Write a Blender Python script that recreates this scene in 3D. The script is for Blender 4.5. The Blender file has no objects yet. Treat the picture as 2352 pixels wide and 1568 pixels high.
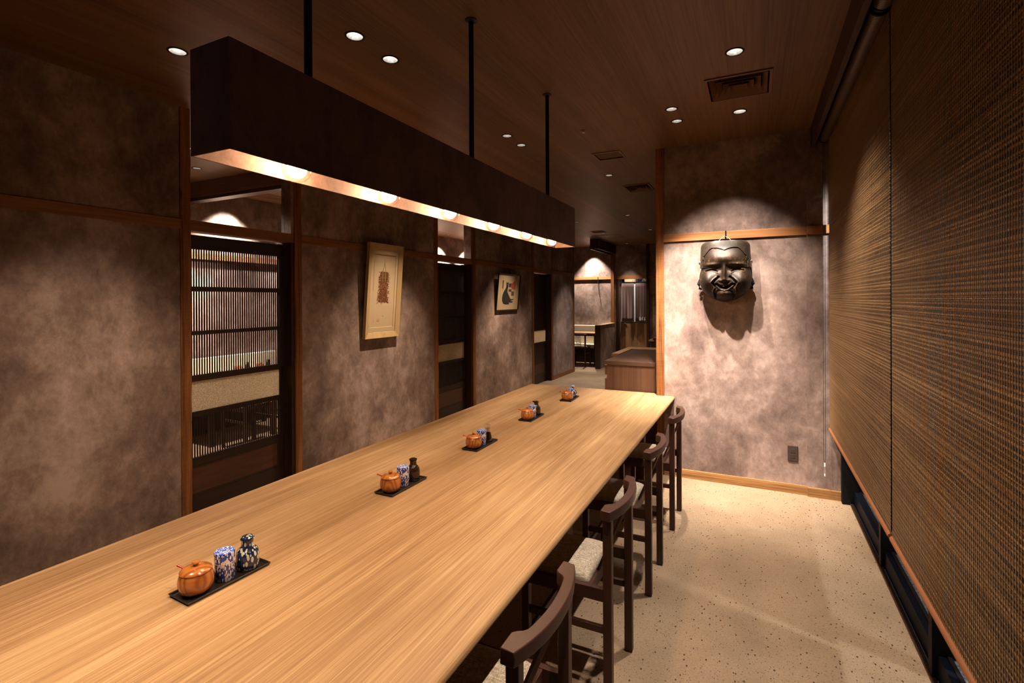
import bpy, bmesh, math, random
from mathutils import Vector, Matrix

S = bpy.context.scene
COL = S.collection
PI = math.pi
random.seed(7)

# ------------------------------------------------------------------ camera
def rot_cam(yaw, pitch, roll):
    cy, sy = math.cos(yaw), math.sin(yaw)
    f = Vector((-sy, cy, 0)); r = Vector((cy, sy, 0)); d = Vector((0, 0, -1))
    cp, sp = math.cos(pitch), math.sin(pitch)
    f2 = f * cp + d * sp; d2 = d * cp - f * sp
    cr, sr = math.cos(roll), math.sin(roll)
    return r * cr + d2 * sr, d2 * cr - r * sr, f2
cr_, cd_, cf_ = rot_cam(0.452841, 0.002404, 0.0047537)
cam_data = bpy.data.cameras.new('camera')
cam = bpy.data.objects.new('camera', cam_data)
COL.objects.link(cam)
m = Matrix.Identity(4)
for i in range(3):
    m[i][0] = cr_[i]; m[i][1] = -cd_[i]; m[i][2] = -cf_[i]
m[0][3], m[1][3], m[2][3] = 0, 0, 1.6
cam.matrix_world = m
cam_data.sensor_width = 36.0
cam_data.sensor_fit = 'HORIZONTAL'
cam_data.lens = 36.0 * 1146.6 / 2352
cam_data.shift_x = (1176 - 1177.65) / 2352
cam_data.shift_y = -(784 - 690.8) / 2352
cam_data.clip_start = 0.02
cam_data.clip_end = 60
S.camera = cam

# ------------------------------------------------------------------ view, world
S.view_settings.view_transform = 'Standard'
S.view_settings.look = 'None'
S.view_settings.exposure = 1.15
S.view_settings.gamma = 1.0
S.view_settings.use_curve_mapping = False
S.cycles.use_denoising = True
S.cycles.max_bounces = 7
S.cycles.diffuse_bounces = 4
S.cycles.glossy_bounces = 3
S.cycles.transmission_bounces = 6
S.cycles.transparent_max_bounces = 8
S.cycles.sample_clamp_indirect = 4.0
S.cycles.caustics_reflective = False
S.cycles.caustics_refractive = False
W = bpy.data.worlds.new('night')
S.world = W
W.use_nodes = True
W.node_tree.nodes['Background'].inputs[0].default_value = (0.35, 0.45, 0.7, 1)
W.node_tree.nodes['Background'].inputs[1].default_value = 0.02

WARM = (1.0, 0.66, 0.39)       # filament globes
SPOTC = (1.0, 0.85, 0.72)      # recessed lamps
WASHC = (1.0, 0.74, 0.52)
# pendant globes: emission strength of each glowing core
BULB = 190.0
# recessed lamps: x, y, power, aim (x, y, z), cone degrees, visible fitting label
MASKX, MASKZ = -0.232, 1.83

# ------------------------------------------------------------------ node helpers
def new_mat(name):
    mt = bpy.data.materials.new(name)
    mt.use_nodes = True
    nt = mt.node_tree
    b = nt.nodes['Principled BSDF']
    return mt, nt, b
def N(nt, typ, **kw):
    n = nt.nodes.new(typ)
    for k, v in kw.items():
        if k.startswith('i_'):
            key = k[2:]
            key = int(key) if key.isdigit() else key.replace('_', ' ')
            n.inputs[key].default_value = v
        else:
            setattr(n, k, v)
    return n
def lk(nt, a, ao, b, bi): nt.links.new(a.outputs[ao], b.inputs[bi])
def ramp(nt, stops, interp='LINEAR'):
    n = nt.nodes.new('ShaderNodeValToRGB')
    cr = n.color_ramp
    cr.interpolation = interp
    while len(cr.elements) < len(stops): cr.elements.new(0.5)
    for e, (p, c) in zip(cr.elements, stops):
        e.position = p; e.color = (*c, 1)
    return n
def coords(nt, scale=(1, 1, 1), rot=(0, 0, 0), loc=(0, 0, 0)):
    tc = N(nt, 'ShaderNodeTexCoord'); mp = N(nt, 'ShaderNodeMapping')
    mp.inputs['Scale'].default_value = scale
    mp.inputs['Rotation'].default_value = rot
    mp.inputs['Location'].default_value = loc
    lk(nt, tc, 'Object', mp, 'Vector')
    return mp
def noise(nt, mp, scale, detail=4, rough=0.5, dist=0.0):
    n = N(nt, 'ShaderNodeTexNoise')
    n.inputs['Scale'].default_value = scale
    n.inputs['Detail'].default_value = detail
    n.inputs['Roughness'].default_value = rough
    n.inputs['Distortion'].default_value = dist
    lk(nt, mp, 'Vector', n, 'Vector')
    return n
def mixc(nt, fac, a, b, typ='MIX'):
    n = N(nt, 'ShaderNodeMix', data_type='RGBA', blend_type=typ)
    for sock, v in ((0, fac), (6, a), (7, b)):
        if isinstance(v, tuple) and len(v) == 2: nt.links.new(v[0].outputs[v[1]], n.inputs[sock])
        elif isinstance(v, tuple): n.inputs[sock].default_value = (*v, 1)
        else: n.inputs[sock].default_value = v
    return n
def bump(nt, b, src, out, strength, dist=0.01):
    bp = N(nt, 'ShaderNodeBump')
    bp.inputs['Strength'].default_value = strength
    bp.inputs['Distance'].default_value = dist
    lk(nt, src, out, bp, 'Height'); lk(nt, bp, 'Normal', b, 'Normal')

def plain(name, col, rough=0.5, metal=0.0, spec=None, emis=None, es=0):
    mt, nt, b = new_mat(name)
    b.inputs['Base Color'].default_value = (*col, 1)
    b.inputs['Roughness'].default_value = rough
    b.inputs['Metallic'].default_value = metal
    if spec is not None: b.inputs['Specular IOR Level'].default_value = spec
    if emis:
        b.inputs['Emission Color'].default_value = (*emis, 1)
        b.inputs['Emission Strength'].default_value = es
    return mt
def emitter(name, col, st):
    mt = bpy.data.materials.new(name); mt.use_nodes = True
    nt = mt.node_tree; nt.nodes.clear()
    e = N(nt, 'ShaderNodeEmission'); o = N(nt, 'ShaderNodeOutputMaterial')
    e.inputs[0].default_value = (*col, 1); e.inputs[1].default_value = st
    lk(nt, e, 0, o, 0)
    return mt

def plaster(name, dark, mid, light, sc=1.0):
    mt, nt, b = new_mat(name)
    mp = coords(nt, (1, 1, 0.9))
    n1 = noise(nt, mp, 1.7 * sc, 12, 0.66, 0.2)
    mp2 = coords(nt, (1.0, 1.0, 0.7), loc=(3, 7, 1))
    n2 = noise(nt, mp2, 12 * sc, 9, 0.78, 0.2)
    add = N(nt, 'ShaderNodeMath', operation='MULTIPLY_ADD', i_1=0.36)
    lk(nt, n2, 0, add, 0)
    mul = N(nt, 'ShaderNodeMath', operation='MULTIPLY', i_1=0.68); lk(nt, n1, 0, mul, 0)
    lk(nt, mul, 0, add, 2)
    r = ramp(nt, [(0.40, dark), (0.52, mid), (0.64, light)])
    lk(nt, add, 0, r, 0)
    lk(nt, r, 0, b, 'Base Color')
    b.inputs['Roughness'].default_value = 0.75
    b.inputs['Specular IOR Level'].default_value = 0.25
    bump(nt, b, n2, 0, 0.12, 0.004)
    return mt

def wood(name, c1, c2, c3, axis='Y', fine=90, band=7, stretch=0.02, rough=0.45, spec=0.4, bmp=0.05, knots=False, contrast=(0.3, 0.7)):
    """procedural wood with the grain running along one axis of the object"""
    mt, nt, b = new_mat(name)
    sc = {'X': (stretch, 1, 1), 'Y': (1, stretch, 1), 'Z': (1, 1, stretch)}[axis]
    mp = coords(nt, sc)
    nf = noise(nt, mp, fine, 4, 0.6, 0.0)
    nb = noise(nt, mp, band, 5, 0.6, 0.6)
    r1 = ramp(nt, [(contrast[0], c1), (0.5, c2), (contrast[1], c3)])
    comb = N(nt, 'ShaderNodeMath', operation='MULTIPLY_ADD', i_1=0.45)
    lk(nt, nf, 0, comb, 0)
    ml = N(nt, 'ShaderNodeMath', operation='MULTIPLY', i_1=0.55); lk(nt, nb, 0, ml, 0)
    lk(nt, ml, 0, comb, 2)
    lk(nt, comb, 0, r1, 0)
    out = (r1, 0)
    if knots:
        v = N(nt, 'ShaderNodeTexVoronoi'); v.inputs['Scale'].default_value = 3.1
        mp3 = coords(nt, {'X': (0.5, 2, 2), 'Y': (2, 0.5, 2), 'Z': (2, 2, 0.5)}[axis])
        lk(nt, mp3, 0, v, 'Vector')
        rk = ramp(nt, [(0.0, (0, 0, 0)), (0.06, (0.1, 0.1, 0.1)), (0.10, (1, 1, 1))])
        lk(nt, v, 'Distance', rk, 0)
        mx = mixc(nt, 0.75, out, (rk, 0), 'MULTIPLY')
        out = (mx, 2)
        # saw marks across the grain
        mp4 = coords(nt, {'X': (1, 0.05, 0.05), 'Y': (0.05, 1, 0.05), 'Z': (0.05, 0.05, 1)}[axis])
        ns = noise(nt, mp4, 110, 2, 0.5)
        rs = ramp(nt, [(0.35, (0.78, 0.75, 0.72)), (0.6, (1, 1, 1))]); lk(nt, ns, 0, rs, 0)
        mx2 = mixc(nt, 0.6, out, (rs, 0), 'MULTIPLY')
        out = (mx2, 2)
    nt.links.new(out[0].outputs[out[1]], b.inputs['Base Color'])
    b.inputs['Roughness'].default_value = rough
    b.inputs['Specular IOR Level'].default_value = spec
    bump(nt, b, nf, 0, bmp, 0.003)
    return mt

M = {}
M['plaster'] = plaster('mottled mauve plaster', (0.095, 0.063, 0.053), (0.20, 0.14, 0.118), (0.37, 0.275, 0.24))
M['post'] = wood('rough sawn orange timber', (0.05, 0.016, 0.004), (0.18, 0.068, 0.018), (0.32, 0.135, 0.040), 'Z', 70, 9, 0.03, 0.6, 0.25, 0.4, True, contrast=(0.36, 0.66))
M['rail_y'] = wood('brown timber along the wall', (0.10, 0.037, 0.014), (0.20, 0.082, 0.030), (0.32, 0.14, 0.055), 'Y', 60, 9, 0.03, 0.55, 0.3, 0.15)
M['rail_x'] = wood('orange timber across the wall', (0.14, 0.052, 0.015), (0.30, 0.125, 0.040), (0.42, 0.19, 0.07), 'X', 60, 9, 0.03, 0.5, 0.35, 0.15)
M['base_x'] = wood('skirting timber', (0.10, 0.04, 0.012), (0.32, 0.16, 0.055), (0.46, 0.25, 0.10), 'X', 130, 14, 0.02, 0.55, 0.3, 0.3, contrast=(0.36, 0.64))
M['ceiling'] = wood('dark walnut veneer ceiling', (0.060, 0.027, 0.010), (0.112, 0.054, 0.021), (0.165, 0.085, 0.036), 'Y', 95, 4.5, 0.02, 0.5, 0.35, 0.03, contrast=(0.36, 0.66))
M['ceil_trim'] = wood('brown ceiling fittings', (0.12, 0.055, 0.027), (0.145, 0.066, 0.033), (0.17, 0.08, 0.04), 'X', 55, 3.2, 0.02, 0.5, 0.3, 0.02)
M['dark_wood'] = wood('near black stained cedar', (0.010, 0.0045, 0.003), (0.020, 0.009, 0.0055), (0.034, 0.015, 0.009), 'Y', 50, 6, 0.03, 0.42, 0.35, 0.05)
M['dark_slat'] = plain('near black slats', (0.014, 0.007, 0.005), 0.45, 0, 0.3)
M['panel_wood'] = wood('reddish dark cedar panel', (0.035, 0.012, 0.006), (0.065, 0.022, 0.011), (0.10, 0.036, 0.018), 'Y', 30, 8, 0.15, 0.4, 0.4, 0.03)
M['jamb'] = wood('dark brown jamb', (0.020, 0.009, 0.005), (0.036, 0.015, 0.008), (0.055, 0.024, 0.012), 'Z', 60, 8, 0.02, 0.5, 0.3, 0.05)
M['cab'] = wood('walnut cabinet', (0.038, 0.018, 0.010), (0.072, 0.033, 0.018), (0.105, 0.05, 0.028), 'Z', 90, 14, 0.02, 0.4, 0.35, 0.02)
M['cab_top'] = plain('dark brown cabinet top', (0.055, 0.028, 0.016), 0.38, 0, 0.4)
M['oak_z'] = wood('light brown veneer upright', (0.17, 0.085, 0.036), (0.25, 0.13, 0.056), (0.34, 0.185, 0.085), 'Z', 70, 14, 0.015, 0.45, 0.35, 0.02)
M['oak_x'] = wood('light brown veneer edge', (0.26, 0.14, 0.07), (0.36, 0.21, 0.11), (0.44, 0.27, 0.15), 'X', 70, 14, 0.02, 0.45, 0.35, 0.02)
M['chair'] = wood('dark brown lacquered chair wood', (0.036, 0.0125, 0.0072), (0.045, 0.016, 0.0095), (0.056, 0.021, 0.0125), 'Z', 50, 5, 0.05, 0.45, 0.4, 0.01)
M['shade'] = plaster('dark rusted steel', (0.045, 0.025, 0.022), (0.075, 0.042, 0.036), (0.12, 0.067, 0.056), 1.6)
M['shade_in'] = plaster('copper brown shade lining', (0.075, 0.040, 0.030), (0.105, 0.058, 0.043), (0.145, 0.085, 0.065), 9)
M['black_metal'] = plain('black metal', (0.012, 0.012, 0.014), 0.4, 0.6)
M['black'] = plain('matt black', (0.005, 0.005, 0.006), 0.6, 0, 0.12)
M['navy_frame'] = plain('blue black window aluminium', (0.005, 0.007, 0.015), 0.6, 0.0, 0.08)
M['grey_frame'] = plain('dark grey window sill', (0.016, 0.015, 0.017), 0.6, 0.0, 0.12)
M['chrome'] = plain('polished reflector', (0.9, 0.87, 0.83), 0.28, 1.0)
M['clear_bit'] = plain('clear plastic', (0.7, 0.7, 0.7), 0.1, 0.0)
M['cream'] = plain('cream upholstery', (0.72, 0.62, 0.47), 0.7)
M['paper'] = plain('white paper', (0.8, 0.78, 0.72), 0.6)
M['yellow'] = plain('yellow print', (0.75, 0.5, 0.08), 0.6)
M['outlet'] = plain('brown plastic', (0.045, 0.03, 0.024), 0.4)
M['outlet_dark'] = plain('outlet slots', (0.006, 0.005, 0.005), 0.5)
M['cord'] = plain('black cord', (0.012, 0.010, 0.010), 0.6)
M['string'] = plain('pale string', (0.6, 0.45, 0.33), 0.6)
M['lamp_face'] = emitter('recessed lamp', (1.0, 0.93, 0.86), 110)
M['lamp_face_small'] = emitter('recessed lamp further off', (1.0, 0.95, 0.9), 40)
M['bulb'] = emitter('glowing filament bulb', WARM, BULB)
M['strip_glow'] = emitter('light strip', (1.0, 0.86, 0.66), 2.2)

# table veneer ------------------------------------------------------
def table_mat(name, axis='Y'):
    mt, nt, b = new_mat(name)
    mp = coords(nt, (1, 0.012, 1) if axis == 'Y' else (0.012, 1, 1))
    nf = noise(nt, mp, 230, 3, 0.65)
    nm = noise(nt, mp, 62, 4, 0.6, 0.1)
    mpb = coords(nt, (1, 0.05, 1) if axis == 'Y' else (0.1, 1, 1))
    nb = noise(nt, mpb, 5.5, 4, 0.55, 0.4)
    a = N(nt, 'ShaderNodeMath', operation='MULTIPLY_ADD', i_1=0.42); lk(nt, nf, 0, a, 0)
    c = N(nt, 'ShaderNodeMath', operation='MULTIPLY_ADD', i_1=0.20); lk(nt, nm, 0, c, 0)
    d = N(nt, 'ShaderNodeMath', operation='MULTIPLY', i_1=0.38); lk(nt, nb, 0, d, 0)
    lk(nt, d, 0, c, 2); lk(nt, c, 0, a, 2)
    r = ramp(nt, [(0.33, (0.18, 0.098, 0.043)), (0.49, (0.36, 0.218, 0.106)), (0.65, (0.58, 0.40, 0.22))])
    lk(nt, a, 0, r, 0)
    mpl = coords(nt, (1, 0.45, 1), rot=(0, 0, 0.15)); nl = noise(nt, mpl, 1.9, 3, 0.5, 0.2)
    rl_ = ramp(nt, [(0.35, (0.80, 0.77, 0.73)), (0.62, (1.04, 1.04, 1.04))]); lk(nt, nl, 0, rl_, 0)
    mxl = mixc(nt, 1.0, (r, 0), (rl_, 0), 'MULTIPLY')
    lk(nt, mxl, 2, b, 'Base Color')
    b.inputs['Roughness'].default_value = 0.42
    b.inputs['Specular IOR Level'].default_value = 0.32
    bump(nt, b, nf, 0, 0.05, 0.0015)
    return mt
M['table'] = table_mat('oak veneer table top')

# floor ----------------------------------------------------------------
def floor_mat():
    mt, nt, b = new_mat('speckled beige stone floor')
    mp = coords(nt, (1, 1, 1))
    n1 = noise(nt, mp, 1.6, 6, 0.6, 0.2)
    r1 = ramp(nt, [(0.32, (0.23, 0.162, 0.102)), (0.68, (0.34, 0.248, 0.162))]); lk(nt, n1, 0, r1, 0)
    n2 = noise(nt, mp, 120, 3, 0.7)
    r2 = ramp(nt, [(0.35, (0.72, 0.70, 0.68)), (0.6, (1.06, 1.05, 1.03))]); lk(nt, n2, 0, r2, 0)
    mx = mixc(nt, 0.8, (r1, 0), (r2, 0), 'MULTIPLY')
    mpv = coords(nt, (1, 0.62, 1), rot=(0, 0, 0.5))
    v = N(nt, 'ShaderNodeTexVoronoi'); v.inputs['Scale'].default_value = 46; lk(nt, mpv, 0, v, 'Vector')
    rv = ramp(nt, [(0.15, (1, 1, 1)), (0.20, (0, 0, 0))]); lk(nt, v, 'Distance', rv, 0)
    sep = N(nt, 'ShaderNodeSeparateColor'); lk(nt, v, 'Color', sep, 0)
    gt = N(nt, 'ShaderNodeMath', operation='GREATER_THAN', i_1=0.52); lk(nt, sep, 0, gt, 0)
    mf = N(nt, 'ShaderNodeMath', operation='MULTIPLY'); lk(nt, rv, 0, mf, 0); lk(nt, gt, 0, mf, 1)
    v2 = N(nt, 'ShaderNodeTexVoronoi'); v2.inputs['Scale'].default_value = 110; lk(nt, mpv, 0, v2, 'Vector')
    rv2 = ramp(nt, [(0.20, (1, 1, 1)), (0.27, (0, 0, 0))]); lk(nt, v2, 'Distance', rv2, 0)
    sep2 = N(nt, 'ShaderNodeSeparateColor'); lk(nt, v2, 'Color', sep2, 0)
    gt2 = N(nt, 'ShaderNodeMath', operation='GREATER_THAN', i_1=0.55); lk(nt, sep2, 0, gt2, 0)
    mf2 = N(nt, 'ShaderNodeMath', operation='MULTIPLY'); lk(nt, rv2, 0, mf2, 0); lk(nt, gt2, 0, mf2, 1)
    mxa = mixc(nt, (mf2, 0), (mx, 2), (0.12, 0.075, 0.045))
    mxb = mixc(nt, (mf, 0), (mxa, 2), (0.035, 0.018, 0.010))
    lk(nt, mxb, 2, b, 'Base Color')
    b.inputs['Roughness'].default_value = 0.55
    b.inputs['Specular IOR Level'].default_value = 0.3
    bump(nt, b, n2, 0, 0.06, 0.002)
    return mt
M['floor'] = floor_mat()

def outside_mat():
    mt, nt, b = new_mat('granular paving outside')
    mp = coords(nt); n1 = noise(nt, mp, 60, 4, 0.7)
    r = ramp(nt, [(0.35, (0.10, 0.095, 0.09)), (0.65, (0.45, 0.43, 0.40))]); lk(nt, n1, 0, r, 0); lk(nt, r, 0, b, 'Base Color')
    b.inputs['Roughness'].default_value = 0.8
    return mt
M['outside'] = outside_mat()

def pebble_glass():
    mt = bpy.data.materials.new('pebbled frosted glass'); mt.use_nodes = True
    nt = mt.node_tree; b = nt.nodes['Principled BSDF']
    mp = coords(nt); n1 = noise(nt, mp, 170, 3, 0.7)
    r = ramp(nt, [(0.34, (0.34, 0.28, 0.20)), (0.52, (0.72, 0.63, 0.49)), (0.68, (0.97, 0.92, 0.82))]); lk(nt, n1, 0, r, 0)
    lk(nt, r, 0, b, 'Base Color')
    b.inputs['Roughness'].default_value = 0.35
    tr = N(nt, 'ShaderNodeBsdfTranslucent'); lk(nt, r, 0, tr, 0)
    mx = N(nt, 'ShaderNodeMixShader', i_0=0.6)
    out = nt.nodes['Material Output']
    lk(nt, b, 0, mx, 1); lk(nt, tr, 0, mx, 2); lk(nt, mx, 0, out, 0)
    bump(nt, b, n1, 0, 0.5, 0.003)
    return mt
M['pebble'] = pebble_glass()

def clear_glass(name, tint=(1, 1, 1), rough=0.0, ior=1.45):
    mt = bpy.data.materials.new(name); mt.use_nodes = True
    nt = mt.node_tree; nt.nodes.clear()
    o = N(nt, 'ShaderNodeOutputMaterial')
    t = N(nt, 'ShaderNodeBsdfTransparent'); t.inputs[0].default_value = (*tint, 1)
    g = N(nt, 'ShaderNodeBsdfGlossy'); g.inputs['Roughness'].default_value = rough
    f = N(nt, 'ShaderNodeLayerWeight')
    p5 = N(nt, 'ShaderNodeMath', operation='POWER', i_1=4.5); lk(nt, f, 'Facing', p5, 0)
    f0 = ((ior - 1) / (ior + 1)) ** 2
    ma = N(nt, 'ShaderNodeMath', operation='MULTIPLY_ADD', i_1=1 - f0, i_2=f0); lk(nt, p5, 0, ma, 0)
    mx = N(nt, 'ShaderNodeMixShader')
    lk(nt, ma, 0, mx, 0); lk(nt, t, 0, mx, 1); lk(nt, g, 0, mx, 2); lk(nt, mx, 0, o, 0)
    return mt
M['pane'] = clear_glass('window glass', (0.93, 0.95, 0.95))
M['globe'] = clear_glass('clear lamp glass', (0.97, 0.95, 0.92), 0.02, 1.5)
M['bottle_glass'] = clear_glass('clear bottle glass', (0.95, 0.95, 0.94), 0.02, 2.0)
M['picture_glass'] = clear_glass('picture glass', (0.97, 0.97, 0.96), 0.0, 1.35)

def vcol_mat(name, a, b_, rough=0.5, axis_scale=(0.02, 1, 1), nscale=60):
    mt, nt, b = new_mat(name)
    mp = coords(nt, axis_scale); n1 = noise(nt, mp, nscale, 2, 0.6)
    r = ramp(nt, [(0.3, a), (0.7, b_)]); lk(nt, n1, 0, r, 0); lk(nt, r, 0, b, 'Base Color')
    b.inputs['Roughness'].default_value = rough
    return mt
def reed_mat(name, stops, rough):
    mt, nt, b = new_mat(name)
    mp = coords(nt, (0, 0.05, 1)); n1 = noise(nt, mp, 16, 3, 0.7)
    mp2 = coords(nt, (0, 0.6, 1)); n2 = noise(nt, mp2, 150, 2, 0.6)
    m_ = N(nt, 'ShaderNodeMath', operation='MULTIPLY_ADD', i_1=0.5); lk(nt, n2, 0, m_, 0)
    m2 = N(nt, 'ShaderNodeMath', operation='MULTIPLY', i_1=0.5); lk(nt, n1, 0, m2, 0); lk(nt, m2, 0, m_, 2)
    r = ramp(nt, stops); lk(nt, m_, 0, r, 0); lk(nt, r, 0, b, 'Base Color')
    b.inputs['Roughness'].default_value = rough
    return mt
M['reed_light'] = reed_mat('tan flat reeds', [(0.38, (0.10, 0.054, 0.022)), (0.5, (0.20, 0.115, 0.048)), (0.62, (0.40, 0.26, 0.12))], 0.42)
M['reed_dark'] = reed_mat('dark thin reeds', [(0.38, (0.006, 0.003, 0.002)), (0.5, (0.018, 0.0095, 0.0045)), (0.64, (0.13, 0.075, 0.032))], 0.4)
M['yarn'] = plain('golden brown weaving yarn', (0.34, 0.195, 0.085), 0.7)
M['bar'] = wood('reddish wooden blind bar', (0.20, 0.07, 0.025), (0.27, 0.10, 0.036), (0.33, 0.13, 0.05), 'Y', 60, 8, 0.02, 0.5, 0.3, 0.02)

def cushion_mat():
    mt, nt, b = new_mat('grey beige woven seat cloth')
    mp = coords(nt, (0.12, 1, 1)); n1 = noise(nt, mp, 260, 2, 0.6)
    mp2 = coords(nt, (1, 0.3, 1)); n2 = noise(nt, mp2, 300, 2, 0.6)
    m_ = N(nt, 'ShaderNodeMath', operation='MULTIPLY_ADD', i_1=0.5); lk(nt, n2, 0, m_, 0)
    m2 = N(nt, 'ShaderNodeMath', operation='MULTIPLY', i_1=0.5); lk(nt, n1, 0, m2, 0); lk(nt, m2, 0, m_, 2)
    r = ramp(nt, [(0.36, (0.20, 0.165, 0.12)), (0.52, (0.40, 0.34, 0.26)), (0.66, (0.58, 0.51, 0.41))]); lk(nt, m_, 0, r, 0)
    lk(nt, r, 0, b, 'Base Color'); b.inputs['Roughness'].default_value = 0.9
    bump(nt, b, m_, 0, 0.4, 0.002)
    return mt
M['cushion'] = cushion_mat()

def pot_wood():
    mt, nt, b = new_mat('polished zelkova wood')
    mp = coords(nt, (1, 1, 0.35), rot=(0.2, 0.1, 0)); w = N(nt, 'ShaderNodeTexWave', wave_type='RINGS', rings_direction='X')
    w.inputs['Scale'].default_value = 26; w.inputs['Distortion'].default_value = 6; w.inputs['Detail'].default_value = 3; w.inputs['Detail Scale'].default_value = 0.8
    lk(nt, mp, 0, w, 'Vector')
    r = ramp(nt, [(0.0, (0.245, 0.072, 0.014)), (0.18, (0.31, 0.098, 0.020)), (1.0, (0.42, 0.15, 0.034))]); lk(nt, w, 0, r, 0)
    lk(nt, r, 0, b, 'Base Color'); b.inputs['Roughness'].default_value = 0.2
    b.inputs['Coat Weight'].default_value = 0.4
    return mt
M['pot'] = pot_wood()

def leafy(name, bg, fg, sc, thr=0.30, second=None):
    """pale elongated leaves scattered on a glazed ground"""
    mt, nt, b = new_mat(name)
    masks = []
    for k, (rx, s2) in enumerate(((0.6, (1.0, 1.0, 0.45)), (-0.7, (1.0, 1.0, 0.5)))):
        mp = coords(nt, s2, rot=(rx, rx * 0.8, 0.4 * k), loc=(k * 0.37, 0.2 * k, 0.11))
        v = N(nt, 'ShaderNodeTexVoronoi'); v.inputs['Scale'].default_value = sc * (1 + 0.15 * k); lk(nt, mp, 0, v, 'Vector')
        r = ramp(nt, [(thr, (1, 1, 1)), (thr + 0.05, (0, 0, 0))]); lk(nt, v, 'Distance', r, 0)
        r0 = ramp(nt, [(0.05, (0, 0, 0)), (0.08, (1, 1, 1))]); lk(nt, v, 'Distance', r0, 0)
        mm = N(nt, 'ShaderNodeMath', operation='MULTIPLY'); lk(nt, r, 0, mm, 0); lk(nt, r0, 0, mm, 1)
        masks.append(mm)
    mx = N(nt, 'ShaderNodeMath', operation='MAXIMUM'); lk(nt, masks[0], 0, mx, 0); lk(nt, masks[1], 0, mx, 1)
    c = mixc(nt, (mx, 0), bg, fg)
    lk(nt, c, 2, b, 'Base Color'); b.inputs['Roughness'].default_value = 0.12
    b.inputs['Coat Weight'].default_value = 0.5
    return mt
M['can_blue'] = leafy('blue tin with white leaves', (0.026, 0.05, 0.25), (0.66, 0.64, 0.68), 150, 0.36)
M['can_top'] = leafy('brighter blue leaf print', (0.06, 0.14, 0.58), (0.80, 0.82, 0.88), 150, 0.32)
M['navy_leaf'] = leafy('navy glaze with pale leaves', (0.010, 0.020, 0.055), (0.55, 0.55, 0.48), 85, 0.33)
M['navy_small'] = leafy('navy glaze with small flowers', (0.010, 0.014, 0.035), (0.5, 0.5, 0.48), 90, 0.26)
M['brown_glaze'] = plain('dark brown glaze', (0.022, 0.011, 0.004), 0.1, 0, 0.6)
M['soy'] = plain('soy sauce', (0.006, 0.003, 0.002), 0.1)
M['white_line'] = plain('white seam', (0.7, 0.68, 0.7), 0.4)
M['red'] = plain('red lacquer', (0.45, 0.02, 0.008), 0.25)
def tray_mat():
    mt, nt, b = new_mat('black lacquer tray with faint flecks')
    mp = coords(nt); n1 = noise(nt, mp, 700, 2, 0.6)
    r = ramp(nt, [(0.60, (0.012, 0.009, 0.007)), (0.70, (0.10, 0.08, 0.05))]); lk(nt, n1, 0, r, 0); lk(nt, r, 0, b, 'Base Color')
    b.inputs['Roughness'].default_value = 0.32
    return mt
M['tray'] = tray_mat()
def mask_mat():
    mt, nt, b = new_mat('dark carved wood with worn gilt')
    mp = coords(nt); n1 = noise(nt, mp, 10, 6, 0.7); n2 = noise(nt, mp, 150, 4, 0.75)
    r1 = ramp(nt, [(0.50, (0, 0, 0)), (0.66, (1, 1, 1))]); lk(nt, n1, 0, r1, 0)
    r2 = ramp(nt, [(0.52, (0, 0, 0)), (0.64, (1, 1, 1))]); lk(nt, n2, 0, r2, 0)
    mm = N(nt, 'ShaderNodeMath', operation='MULTIPLY'); lk(nt, r1, 0, mm, 0); lk(nt, r2, 0, mm, 1)
    base = ramp(nt, [(0.3, (0.007, 0.004, 0.0024)), (0.7, (0.017, 0.0095, 0.0055))]); lk(nt, n1, 0, base, 0)
    c = mixc(nt, (mm, 0), (base, 0), (0.24, 0.14, 0.05))
    lk(nt, c, 2, b, 'Base Color'); b.inputs['Roughness'].default_value = 0.48
    b.inputs['Specular IOR Level'].default_value = 0.16
    bump(nt, b, n2, 0, 0.3, 0.004)
    return mt
M['mask'] = mask_mat()
def mask_top_mat():
    mt, nt, b = new_mat('dark carved cap')
    mp = coords(nt, (1, 1, 0.35)); n2 = noise(nt, mp, 70, 4, 0.7)
    r = ramp(nt, [(0.3, (0.007, 0.0048, 0.003)), (0.7, (0.022, 0.016, 0.010))]); lk(nt, n2, 0, r, 0); lk(nt, r, 0, b, 'Base Color')
    b.inputs['Roughness'].default_value = 0.36
    bump(nt, b, n2, 0, 0.2, 0.004)
    return mt
M['mask_cap'] = mask_top_mat()
M['frame_pale'] = wood('pale lime wood frame', (0.27, 0.185, 0.085), (0.35, 0.245, 0.115), (0.42, 0.30, 0.15), 'Z', 80, 10, 0.02, 0.5, 0.3, 0.02)
M['mount'] = plain('cream picture mount', (0.62, 0.48, 0.31), 0.8)
M['print_paper'] = plain('aged drawing paper', (0.60, 0.46, 0.30), 0.8)
M['chili'] = vcol_mat('dried red brown chillies', (0.055, 0.012, 0.007), (0.26, 0.085, 0.035), 0.6, (1, 1, 1), 90)
M['chili_pale'] = vcol_mat('paler dried chillies', (0.20, 0.07, 0.03), (0.42, 0.22, 0.10), 0.6, (1, 1, 1), 90)
M['straw'] = plain('straw cord ink', (0.32, 0.27, 0.15), 0.8)
M['ink'] = plain('brown ink', (0.10, 0.055, 0.03), 0.8)
M['orange_ink'] = plain('orange ink', (0.55, 0.26, 0.09), 0.8)
M['cat_ink'] = plain('black print ink', (0.022, 0.018, 0.014), 0.8)
M['grey_ink_reflection'] = plain('grey brown ink and painted reflection', (0.11, 0.085, 0.06), 0.8)  # print ink, also used for a painted reflection block
M['reflection_red'] = plain('painted pale red reflection', (0.45, 0.10, 0.06), 0.8)  # reflection in the cat picture glass, painted as colour
M['reflection_blue'] = plain('painted slate blue reflection', (0.06, 0.055, 0.12), 0.8)  # also a painted reflection in the cat picture glass
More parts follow.
